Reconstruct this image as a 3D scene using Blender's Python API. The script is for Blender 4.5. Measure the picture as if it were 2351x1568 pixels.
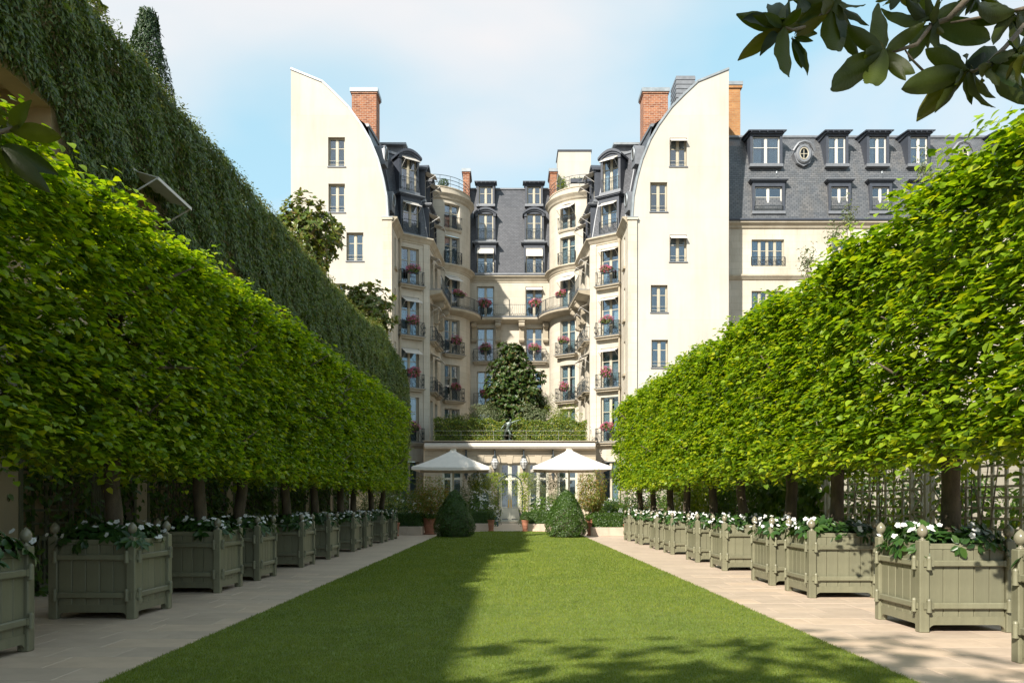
import bpy, math, random
import numpy as np
from mathutils import Vector, Matrix

R = math.radians
rnd = random.Random(11)
rng = np.random.default_rng(11)
sc = bpy.context.scene
for o in list(bpy.data.objects):
    bpy.data.objects.remove(o)
C = sc.collection

# ------------------------------------------------------------------ camera
CAM_H = 1.3
cd = bpy.data.cameras.new('camera')
cam = bpy.data.objects.new('camera', cd); C.objects.link(cam)
cam.location = (0, 0, CAM_H); cam.rotation_euler = (R(90), 0, 0)
cd.sensor_width = 36; cd.lens = 1790 / 2351 * 36
cd.shift_x = 0.0021; cd.shift_y = 0.1587
cd.clip_start = 0.05; cd.clip_end = 3000
sc.camera = cam

# ------------------------------------------------------------------ light
SUN = Vector((0.65, 1.0, -0.83)).normalized()      # the way the light travels
elev = math.asin(-SUN.z)
az = math.atan2(-SUN.x, -SUN.y)                    # compass angle of the sun from +Y, clockwise
w = bpy.data.worlds.new('World'); sc.world = w; w.use_nodes = True
nt = w.node_tree; nt.nodes.clear()
def N(t, tree, **k):
    n = tree.nodes.new(t)
    for a, b in k.items(): setattr(n, a, b)
    return n
out = N('ShaderNodeOutputWorld', nt); bg = N('ShaderNodeBackground', nt)
sky = N('ShaderNodeTexSky', nt, sky_type='NISHITA', sun_disc=False, sun_elevation=elev, sun_rotation=az,
        air_density=1.0, dust_density=1.0, ozone_density=1.0)
tc = N('ShaderNodeTexCoord', nt)
sep = N('ShaderNodeSeparateXYZ', nt); nt.links.new(tc.outputs['Generated'], sep.inputs[0])
zz = N('ShaderNodeMath', nt, operation='ADD'); zz.inputs[1].default_value = 0.35
nt.links.new(sep.outputs['Z'], zz.inputs[0])
zc = N('ShaderNodeMath', nt, operation='MAXIMUM'); zc.inputs[1].default_value = 0.12
nt.links.new(zz.outputs[0], zc.inputs[0])
dv = N('ShaderNodeVectorMath', nt, operation='DIVIDE')
cmb = N('ShaderNodeCombineXYZ', nt)
for k in 'XYZ': nt.links.new(zc.outputs[0], cmb.inputs[k])
nt.links.new(tc.outputs['Generated'], dv.inputs[0]); nt.links.new(cmb.outputs[0], dv.inputs[1])
cn = N('ShaderNodeTexNoise', nt); cn.inputs['Scale'].default_value = 2.0; cn.inputs['Detail'].default_value = 5
cn.inputs['Roughness'].default_value = 0.42; cn.inputs['Distortion'].default_value = 0.25
mp = N('ShaderNodeMapping', nt); mp.inputs['Location'].default_value = (3.4, 1.7, 0.4)
mp.inputs['Scale'].default_value = (0.8, 1.0, 1.0)
nt.links.new(dv.outputs[0], mp.inputs[0]); nt.links.new(mp.outputs[0], cn.inputs['Vector'])
cr = N('ShaderNodeValToRGB', nt)
cr.color_ramp.elements[0].position = 0.40; cr.color_ramp.elements[0].color = (0.0, 0.0, 0.0, 1)
cr.color_ramp.elements[1].position = 0.64; cr.color_ramp.elements[1].color = (1, 1, 1, 1)
nt.links.new(cn.outputs['Fac'], cr.inputs[0])
mx = N('ShaderNodeMix', nt, data_type='RGBA')
CLOUD = (3.6, 3.52, 3.56, 1)
mx.inputs[7].default_value = CLOUD
hz = N('ShaderNodeMix', nt, data_type='RGBA'); hz.inputs[0].default_value = 0.72     # thin high haze over the blue
hz.inputs[7].default_value = (2.05, 3.35, 3.75, 1); nt.links.new(sky.outputs[0], hz.inputs[6])
nt.links.new(cr.outputs[0], mx.inputs[0]); nt.links.new(hz.outputs[2], mx.inputs[6])
nt.links.new(mx.outputs[2], bg.inputs[0]); bg.inputs[1].default_value = 0.075
nt.links.new(bg.outputs[0], out.inputs[0])
sl = bpy.data.lights.new('sun', 'SUN'); sl.energy = 2.75; sl.angle = R(0.8); sl.color = (1.0, 0.93, 0.82)
so = bpy.data.objects.new('sun', sl); C.objects.link(so)
so.location = (-20, -30, 40); so.rotation_euler = SUN.to_track_quat('-Z', 'Y').to_euler()
sc.view_settings.view_transform = 'Standard'; sc.view_settings.look = 'None'
sc.view_settings.gamma = 1.0; sc.view_settings.use_curve_mapping = False
sc.view_settings.exposure = 1.8
sc.render.engine = 'CYCLES'
sc.cycles.max_bounces = 8; sc.cycles.transparent_max_bounces = 12
sc.cycles.use_denoising = True

# ------------------------------------------------------------------ materials
MATS = {}
def _new(name):
    m = bpy.data.materials.new(name); m.use_nodes = True
    MATS[name] = m
    return m, m.node_tree, m.node_tree.nodes['Principled BSDF']
def ramp(tree, fac, stops):
    r = N('ShaderNodeValToRGB', tree)
    el = r.color_ramp.elements
    while len(el) < len(stops): el.new(0.5)
    for e, (p, c) in zip(el, stops): e.position = p; e.color = (*c, 1)
    tree.links.new(fac, r.inputs[0])
    return r.outputs[0]
def noise(tree, scale, detail=4, rough=0.55, coord='Object', vec=None, stretch=None):
    n = N('ShaderNodeTexNoise', tree)
    n.inputs['Scale'].default_value = scale; n.inputs['Detail'].default_value = detail; n.inputs['Roughness'].default_value = rough
    if vec is None:
        t = N('ShaderNodeTexCoord', tree); vec = t.outputs[coord]
    if stretch:
        m = N('ShaderNodeMapping', tree); m.inputs['Scale'].default_value = stretch
        tree.links.new(vec, m.inputs[0]); vec = m.outputs[0]
    tree.links.new(vec, n.inputs['Vector'])
    return n.outputs['Fac']
def mixc(tree, a, b, fac, mode='MIX'):
    m = N('ShaderNodeMix', tree, data_type='RGBA', blend_type=mode)
    for sck, v in ((m.inputs[6], a), (m.inputs[7], b), (m.inputs[0], fac)):
        if isinstance(v, bpy.types.NodeSocket): tree.links.new(v, sck)
        elif isinstance(v, tuple): sck.default_value = (*v, 1)
        else: sck.default_value = v
    return m.outputs[2]
def bump(tree, b, h, strength, dist=0.02):
    n = N('ShaderNodeBump', tree); n.inputs['Strength'].default_value = strength; n.inputs['Distance'].default_value = dist
    tree.links.new(h, n.inputs['Height']); tree.links.new(n.outputs[0], b.inputs['Normal'])
def scl(c, k): return tuple(min(1, x * k) for x in c)
def plain(name, col, rough=0.6, var=0.12, scale=6, metal=0, bmp=0.0, spec=0.5, coord='Object', stretch=None):
    m, t, b = _new(name)
    f = noise(t, scale, coord=coord, stretch=stretch)
    c = ramp(t, f, [(0.3, scl(col, 1 - var)), (0.7, scl(col, 1 + var))])
    t.links.new(c, b.inputs['Base Color'])
    b.inputs['Roughness'].default_value = rough; b.inputs['Metallic'].default_value = metal
    b.inputs['Specular IOR Level'].default_value = spec
    if bmp: bump(t, b, noise(t, scale * 6, coord=coord), bmp, 0.01)
    return m
def random_piece(name, col, rough, var, scale, bmp=0.1, hue=(1, 1, 1), grain=False):
    """colour differs from piece to piece (Object Info random)"""
    m, t, b = _new(name)
    oi = N('ShaderNodeObjectInfo', t)
    c1 = ramp(t, oi.outputs['Random'], [(0.0, scl(col, 1 - var)), (0.55, col), (1.0, tuple(min(1, x * (1 + var) * h) for x, h in zip(col, hue)))])
    f = noise(t, scale, 6, 0.65)
    c2 = ramp(t, f, [(0.25, (0.80, 0.79, 0.78)), (0.6, (1, 1, 1)), (0.8, (1.0, 0.98, 0.95))])
    t.links.new(mixc(t, c1, c2, 1.0, 'MULTIPLY'), b.inputs['Base Color'])
    b.inputs['Roughness'].default_value = rough
    if grain:
        g2 = ramp(t, noise(t, 14, 5, 0.7, stretch=(1, 1, 0.06)), [(0.35, (0.88, 0.88, 0.87)), (0.55, (1, 1, 1)), (0.8, (1.08, 1.07, 1.04))])
        lnk = b.inputs['Base Color'].links[0].from_socket
        t.links.new(mixc(t, lnk, g2, 1.0, 'MULTIPLY'), b.inputs['Base Color'])
        t.links.new(ramp(t, f, [(0.3, (0.38,) * 3), (0.7, (0.58,) * 3)]), b.inputs['Roughness'])
    if bmp: bump(t, b, noise(t, scale * 8, 5), bmp, 0.005)
    return m
def leafmat(name, cols, trans=0.35, rough=0.45, tcol=None, spec=0.4):
    m, t, b = _new(name)
    g = N('ShaderNodeNewGeometry', t)
    n = len(cols)
    c = ramp(t, g.outputs['Random Per Island'], [(i / max(1, n - 1), col) for i, col in enumerate(cols)])
    t.links.new(c, b.inputs['Base Color'])
    b.inputs['Roughness'].default_value = rough; b.inputs['Specular IOR Level'].default_value = spec
    tr = N('ShaderNodeBsdfTranslucent', t)
    tint = mixc(t, c, tcol or (1.0, 1.0, 0.35), 1.0, 'MULTIPLY')
    hv = N('ShaderNodeHueSaturation', t); hv.inputs['Value'].default_value = 1.7
    t.links.new(tint, hv.inputs['Color']); t.links.new(hv.outputs[0], tr.inputs[0])
    ms = N('ShaderNodeMixShader', t); ms.inputs[0].default_value = trans
    t.links.new(b.outputs[0], ms.inputs[1]); t.links.new(tr.outputs[0], ms.inputs[2])
    t.links.new(ms.outputs[0], t.nodes['Material Output'].inputs[0])
    return m

def patchy(m, scale, lo, hi):
    """large soft patches over a leaf or blade material"""
    t = m.node_tree; r = [n for n in t.nodes if n.type == 'VALTORGB'][0]
    f = noise(t, scale, 4, 0.6)
    c = mixc(t, r.outputs[0], ramp(t, f, [(0.32, lo), (0.68, hi)]), 1.0, 'MULTIPLY')
    for l in list(r.outputs[0].links):
        if l.to_node.type != 'MIX' or l.to_socket.name != 'A' or l.to_node.outputs[2] != c:
            if l.to_node != c.node: t.links.new(c, l.to_socket)
def stonemat(name, col, bw, bh, mortar, jcol, joint=0.35, stain=0.25, uv=True):
    """cut stone: faint joints from the wall's own u/v in metres, stains and weathering"""
    m, t, b = _new(name)
    uvn = N('ShaderNodeTexCoord', t)
    br = N('ShaderNodeTexBrick', t)
    br.inputs['Scale'].default_value = 1; br.inputs['Brick Width'].default_value = bw; br.inputs['Row Height'].default_value = bh
    br.inputs['Mortar Size'].default_value = mortar; br.inputs['Mortar Smooth'].default_value = 0.3
    br.inputs['Color1'].default_value = (*scl(col, 0.95), 1); br.inputs['Color2'].default_value = (*scl(col, 1.04), 1)
    br.inputs['Mortar'].default_value = (*[a * (1 - joint) + c * joint for a, c in zip(col, jcol)], 1)
    t.links.new(uvn.outputs['UV'], br.inputs['Vector'])
    f = noise(t, 0.35, 6, 0.6)
    c1 = ramp(t, f, [(0.3, (1 - stain * 0.55, 1 - stain * 0.6, 1 - stain * 0.7)), (0.62, (1, 1, 1))])
    f2 = noise(t, 1.2, 5, 0.7, stretch=(1, 1, 0.12))
    c2 = ramp(t, f2, [(0.32, (1 - stain * 0.5, 1 - stain * 0.55, 1 - stain * 0.62)), (0.55, (1, 1, 1))])
    c = mixc(t, mixc(t, br.outputs['Color'], c1, 1.0, 'MULTIPLY'), c2, 1.0, 'MULTIPLY')
    t.links.new(c, b.inputs['Base Color']); b.inputs['Roughness'].default_value = 0.85
    b.inputs['Specular IOR Level'].default_value = 0.25
    bump(t, b, noise(t, 9, 6, 0.7), 0.12, 0.01)
    return m
stonemat('stone', (0.51, 0.472, 0.40), 1.15, 0.48, 0.008, (0.24, 0.20, 0.15), 0.5, 0.30)
stonemat('render', (0.455, 0.43, 0.385), 4.0, 3.4, 0.012, (0.36, 0.325, 0.265), 0.4, 0.17)
stonemat('stone_trim', (0.45, 0.405, 0.325), 2.4, 3.0, 0.006, (0.24, 0.2, 0.14), 0.4, 0.4)
stonemat('stone_pale', (0.48, 0.425, 0.335), 1.6, 9.0, 0.006, (0.3, 0.25, 0.18), 0.4, 0.2)
def slatemat(name, c1, c2, bw, bh, stain):
    m, t, b = _new(name)
    uvn = N('ShaderNodeTexCoord', t)
    br = N('ShaderNodeTexBrick', t)
    br.inputs['Scale'].default_value = 1; br.inputs['Brick Width'].default_value = bw; br.inputs['Row Height'].default_value = bh
    br.inputs['Mortar Size'].default_value = 0.012; br.inputs['Mortar Smooth'].default_value = 0.2; br.inputs['Bias'].default_value = 0.0
    br.inputs['Color1'].default_value = (*c1, 1); br.inputs['Color2'].default_value = (*c2, 1)
    br.inputs['Mortar'].default_value = (0.022, 0.022, 0.025, 1)
    t.links.new(uvn.outputs['UV'], br.inputs['Vector'])
    f = noise(t, 0.8, 6, 0.65, stretch=(1, 1, 0.35))
    c = mixc(t, br.outputs['Color'], ramp(t, f, [(0.3, (1, 1, 1)), (0.5, (0.9, 0.9, 0.9)), (0.75, stain)]), 1.0, 'MULTIPLY')
    t.links.new(c, b.inputs['Base Color']); b.inputs['Roughness'].default_value = 0.42
    bump(t, b, br.outputs['Fac'], -0.5, 0.01)
slatemat('slate', (0.056, 0.061, 0.074), (0.088, 0.093, 0.108), 0.26, 0.13, (0.72, 0.72, 0.74))
slatemat('slate_old', (0.082, 0.090, 0.102), (0.132, 0.138, 0.148), 0.30, 0.15, (1.08, 0.98, 0.86))
def brickmat(name, c1, c2, mortar):
    m, t, b = _new(name)
    tcn = N('ShaderNodeTexCoord', t)
    br = N('ShaderNodeTexBrick', t)
    br.inputs['Scale'].default_value = 1; br.inputs['Brick Width'].default_value = 0.34; br.inputs['Row Height'].default_value = 0.13
    br.inputs['Mortar Size'].default_value = 0.016
    br.inputs['Color1'].default_value = (*c1, 1); br.inputs['Color2'].default_value = (*c2, 1); br.inputs['Mortar'].default_value = (*mortar, 1)
    t.links.new(tcn.outputs['UV'], br.inputs['Vector'])
    f = noise(t, 1.3, 6, 0.7)
    c = mixc(t, br.outputs['Color'], ramp(t, f, [(0.3, (0.75, 0.72, 0.7)), (0.6, (1, 1, 1)), (0.75, (1.0, 0.95, 0.85))]), 1.0, 'MULTIPLY')
    t.links.new(c, b.inputs['Base Color']); b.inputs['Roughness'].default_value = 0.9
    bump(t, b, br.outputs['Fac'], -0.4, 0.01)
brickmat('brick', (0.17, 0.052, 0.022), (0.33, 0.125, 0.055), (0.34, 0.25, 0.19))
brickmat('brick_ochre', (0.30, 0.13, 0.045), (0.38, 0.19, 0.07), (0.3, 0.2, 0.11))
plain('zinc', (0.252, 0.28, 0.301), 0.45, 0.18, 3, 0.35)
plain('lead', (0.0414, 0.0483, 0.0644), 0.5, 0.15, 4)
plain('lead_pale', (0.165, 0.1762, 0.195), 0.5, 0.15, 4, 0.2)
plain('frame', (0.3775, 0.3485, 0.2686), 0.55, 0.05, 3)
plain('frame_white', (0.49, 0.483, 0.448), 0.5, 0.04, 3)
plain('frame_sage', (0.4594, 0.4514, 0.3722), 0.5, 0.05, 3)
plain('curtain', (0.5216, 0.5897, 0.5897), 0.9, 0.10, 3, stretch=(9, 9, 0.3))
plain('curtain_white', (0.7254, 0.7722, 0.7956), 0.9, 0.08, 3, stretch=(9, 9, 0.3))
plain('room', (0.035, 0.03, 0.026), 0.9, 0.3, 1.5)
plain('iron', (0.035, 0.045, 0.05), 0.5, 0.25, 8, 0.3)
plain('iron_green', (0.03, 0.055, 0.055), 0.45, 0.2, 8, 0.2)
plain('canvas', (0.576, 0.54, 0.4896), 0.9, 0.05, 4)
plain('white_metal', (0.525, 0.511, 0.49), 0.45, 0.05, 4)
random_piece('tub_green', (0.172, 0.168, 0.108), 0.42, 0.11, 2.6, 0.08, grain=True)
plain('finial_paint', (0.1887, 0.1755, 0.1229), 0.22, 0.05, 5)
plain('soil', (0.03, 0.022, 0.016), 0.95, 0.4, 20, bmp=0.6)
plain('terracotta', (0.288, 0.1152, 0.0648), 0.8, 0.2, 5, bmp=0.2)
plain('bark_lime', (0.085, 0.065, 0.042), 0.9, 0.5, 7, bmp=0.9, stretch=(1, 1, 0.35))
plain('bark_grey', (0.13, 0.105, 0.075), 0.9, 0.4, 8, bmp=0.7)
plain('bronze', (0.09, 0.115, 0.10), 0.42, 0.45, 7, 0.75)
plain('gold', (0.75, 0.5, 0.12), 0.3, 0.1, 8, 0.9)
plain('trellis', (0.402, 0.3678, 0.2822), 0.7, 0.12, 4)
plain('trellis_dark', (0.1248, 0.13, 0.0884), 0.7, 0.15, 4)
plain('pillar_stone', (0.4732, 0.3904, 0.3076), 0.8, 0.10, 1.5)
plain('plaster_warm', (0.4992, 0.384, 0.2304), 0.9, 0.12, 2)
plain('tub_teal', (0.035, 0.09, 0.085), 0.5, 0.1, 4)
plain('lantern_glass', (0.504, 0.504, 0.49), 0.25, 0.06, 6)
plain('petal', (0.6396, 0.6396, 0.624), 0.6, 0.05, 4)
plain('ground_earth', (0.16, 0.13, 0.10), 0.95, 0.3, 1)
random_piece('paving', (0.50, 0.40, 0.315), 0.48, 0.10, 3.5, 0.12, (1.0, 0.97, 0.93))
def pavefar():
    m, t, b = _new('paving_far')
    tcn = N('ShaderNodeTexCoord', t)
    br = N('ShaderNodeTexBrick', t)
    br.inputs['Scale'].default_value = 1; br.inputs['Brick Width'].default_value = 0.72; br.inputs['Row Height'].default_value = 0.45
    br.inputs['Mortar Size'].default_value = 0.006
    col = (0.50, 0.40, 0.315)
    br.inputs['Color1'].default_value = (*scl(col, 0.92), 1); br.inputs['Color2'].default_value = (*scl(col, 1.06), 1)
    br.inputs['Mortar'].default_value = (*scl(col, 1.2), 1)
    t.links.new(tcn.outputs['Object'], br.inputs['Vector'])
    f = noise(t, 1.1, 6, 0.65)
    c = mixc(t, br.outputs['Color'], ramp(t, f, [(0.3, (0.86, 0.85, 0.84)), (0.65, (1, 1, 1))]), 1.0, 'MULTIPLY')
    t.links.new(c, b.inputs['Base Color']); b.inputs['Roughness'].default_value = 0.5
pavefar()
plain('joint_mortar', (0.46, 0.38, 0.30), 0.85, 0.08, 8)
plain('soil_lawn', (0.10, 0.14, 0.024), 0.95, 0.35, 5)
leafmat('grass', [(0.0998, 0.1522, 0.0147), (0.1365, 0.1943, 0.021), (0.1733, 0.2258, 0.0315), (0.231, 0.2467, 0.0683)], 0.3, 0.6, spec=0.2)
patchy(MATS['grass'], 0.9, (0.80, 0.84, 0.85), (1.12, 1.06, 0.95))
leafmat('lime_leaf', [(0.0531, 0.1121, 0.0083), (0.1003, 0.1829, 0.0094), (0.1475, 0.2419, 0.0106), (0.2006, 0.295, 0.0118), (0.2655, 0.354, 0.013), (0.3776, 0.3894, 0.0165)], 0.48, 0.42)
leafmat('ivy_leaf', [(0.042, 0.0771, 0.0196), (0.07, 0.1148, 0.0267), (0.1051, 0.1568, 0.0336), (0.1611, 0.182, 0.0588)], 0.28, 0.35)
leafmat('ivy_top', [(0.06, 0.096, 0.024), (0.108, 0.132, 0.03), (0.168, 0.144, 0.048)], 0.3, 0.45)
leafmat('vine_leaf', [(0.03, 0.075, 0.012), (0.06, 0.12, 0.015), (0.11, 0.17, 0.02)], 0.35, 0.45)
leafmat('vine_yellow', [(0.07, 0.13, 0.012), (0.15, 0.21, 0.015), (0.26, 0.28, 0.02)], 0.4, 0.45)
leafmat('magnolia_leaf', [(0.022, 0.050, 0.010), (0.034, 0.070, 0.012), (0.05, 0.085, 0.014), (0.10, 0.07, 0.025)], 0.2, 0.42, spec=0.4)
leafmat('magnolia_bronze', [(0.055, 0.095, 0.013), (0.085, 0.13, 0.017), (0.12, 0.145, 0.022), (0.14, 0.10, 0.03)], 0.3, 0.3, spec=0.5)
leafmat('box_leaf', [(0.0263, 0.0627, 0.0091), (0.0425, 0.0911, 0.0121), (0.0657, 0.1164, 0.0142)], 0.22, 0.35)
leafmat('conifer', [(0.016, 0.040, 0.016), (0.028, 0.058, 0.02), (0.04, 0.07, 0.022)], 0.15, 0.5)
leafmat('laurel_leaf', [(0.05, 0.10, 0.014), (0.08, 0.14, 0.016), (0.13, 0.18, 0.02), (0.32, 0.30, 0.03)], 0.3, 0.35)
leafmat('olive_leaf', [(0.075, 0.105, 0.045), (0.11, 0.14, 0.06), (0.15, 0.16, 0.085)], 0.25, 0.5)
leafmat('nandina_leaf', [(0.07, 0.12, 0.018), (0.13, 0.17, 0.02), (0.20, 0.16, 0.03), (0.20, 0.10, 0.03)], 0.35, 0.45)
leafmat('impatiens_leaf', [(0.018, 0.050, 0.012), (0.030, 0.078, 0.016), (0.055, 0.11, 0.02)], 0.25, 0.35)
leafmat('pink_petal', [(0.36, 0.05, 0.15), (0.46, 0.10, 0.23), (0.54, 0.20, 0.33), (0.42, 0.05, 0.11)], 0.3, 0.6, (1, 1, 1))
leafmat('red_petal', [(0.36, 0.03, 0.06), (0.45, 0.07, 0.10), (0.50, 0.16, 0.26), (0.42, 0.10, 0.05)], 0.3, 0.6, (1, 1, 1))
leafmat('white_petal', [(0.55, 0.55, 0.53), (0.66, 0.66, 0.64)], 0.3, 0.6, (1, 1, 1))
leafmat('geranium_leaf', [(0.05, 0.09, 0.015), (0.08, 0.13, 0.02), (0.12, 0.13, 0.03)], 0.3, 0.5)
def bigleaf(name, top, under):
    """large magnolia leaf: glossy dark top, duller underside, light comes through"""
    m, t, b = _new(name)
    oi = N('ShaderNodeObjectInfo', t); g = N('ShaderNodeNewGeometry', t)
    ct = ramp(t, oi.outputs['Random'], [(0, scl(top, 0.7)), (1, scl(top, 1.4))])
    cu = ramp(t, oi.outputs['Random'], [(0, scl(under, 0.55)), (0.6, under), (1, (under[0] * 1.5, under[1] * 1.05, under[2]))])
    c = mixc(t, ct, cu, g.outputs['Backfacing'])
    t.links.new(c, b.inputs['Base Color']); b.inputs['Roughness'].default_value = 0.5; b.inputs['Specular IOR Level'].default_value = 0.3
    bump(t, b, noise(t, 5, 3, coord='Generated', stretch=(1, 6, 1)), 0.15, 0.01)
    tr = N('ShaderNodeBsdfTranslucent', t)
    hv = N('ShaderNodeHueSaturation', t); hv.inputs['Value'].default_value = 2.3; hv.inputs['Saturation'].default_value = 1.1
    t.links.new(cu, hv.inputs['Color']); t.links.new(hv.outputs[0], tr.inputs[0])
    ms = N('ShaderNodeMixShader', t); ms.inputs[0].default_value = 0.33
    t.links.new(b.outputs[0], ms.inputs[1]); t.links.new(tr.outputs[0], ms.inputs[2])
    t.links.new(ms.outputs[0], t.nodes['Material Output'].inputs[0])
bigleaf('magnolia_big', (0.014, 0.032, 0.008), (0.045, 0.062, 0.007))
bigleaf('lime_big', (0.17, 0.25, 0.010), (0.17, 0.25, 0.012))
def glassmat():
    m, t, b = _new('glass')
    fr = N('ShaderNodeFresnel', t); fr.inputs[0].default_value = 1.6
    ad = N('ShaderNodeMath', t, operation='MULTIPLY_ADD'); ad.inputs[1].default_value = 1.1; ad.inputs[2].default_value = 0.09
    t.links.new(fr.outputs[0], ad.inputs[0])
    tr = N('ShaderNodeBsdfTransparent', t); tr.inputs[0].default_value = (0.70, 0.76, 0.78, 1)
    gl = N('ShaderNodeBsdfGlossy', t); gl.inputs['Roughness'].default_value = 0.02; gl.inputs['Color'].default_value = (0.85, 0.9, 1, 1)
    bm = N('ShaderNodeBump', t); bm.inputs['Strength'].default_value = 0.05; bm.inputs['Distance'].default_value = 0.05
    t.links.new(noise(t, 1.3, 2), bm.inputs['Height']); t.links.new(bm.outputs[0], gl.inputs['Normal'])
    ms = N('ShaderNodeMixShader', t)
    t.links.new(ad.outputs[0], ms.inputs[0]); t.links.new(tr.outputs[0], ms.inputs[1]); t.links.new(gl.outputs[0], ms.inputs[2])
    t.links.new(ms.outputs[0], t.nodes['Material Output'].inputs[0])
glassmat()

# ------------------------------------------------------------------ mesh helpers
def mats(ml): return [MATS[x] for x in ([ml] if isinstance(ml, str) else ml)]
WM = {}
def place(o, parent=None, loc=(0, 0, 0), rz=0, world=False, rot=None, scale=None):
    C.objects.link(o)
    o.location = loc
    o.rotation_euler = rot if rot is not None else (0, 0, rz)
    if scale is not None: o.scale = scale
    if parent is not None:
        o.parent = parent
        if world: o.matrix_parent_inverse = WM[parent.name].inverted()
    return o
def tag(o, label=None, cat=None, group=None, kind=None):
    if label: o['label'] = label
    if cat: o['category'] = cat
    if group: o['group'] = group
    if kind: o['kind'] = kind
    return o
def thing(name, label, cat, loc=(0, 0, 0), rz=0, group=None):
    o = bpy.data.objects.new(name, None); o.empty_display_size = 0.2
    place(o, None, loc, rz)
    WM[o.name] = Matrix.Translation(loc) @ Matrix.Rotation(rz, 4, 'Z')
    return tag(o, label, cat, group)
def ob(name, me, parent=None, loc=(0, 0, 0), rz=0, world=False, rot=None, scale=None):
    return place(bpy.data.objects.new(name, me), parent, loc, rz, world, rot, scale)

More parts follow.
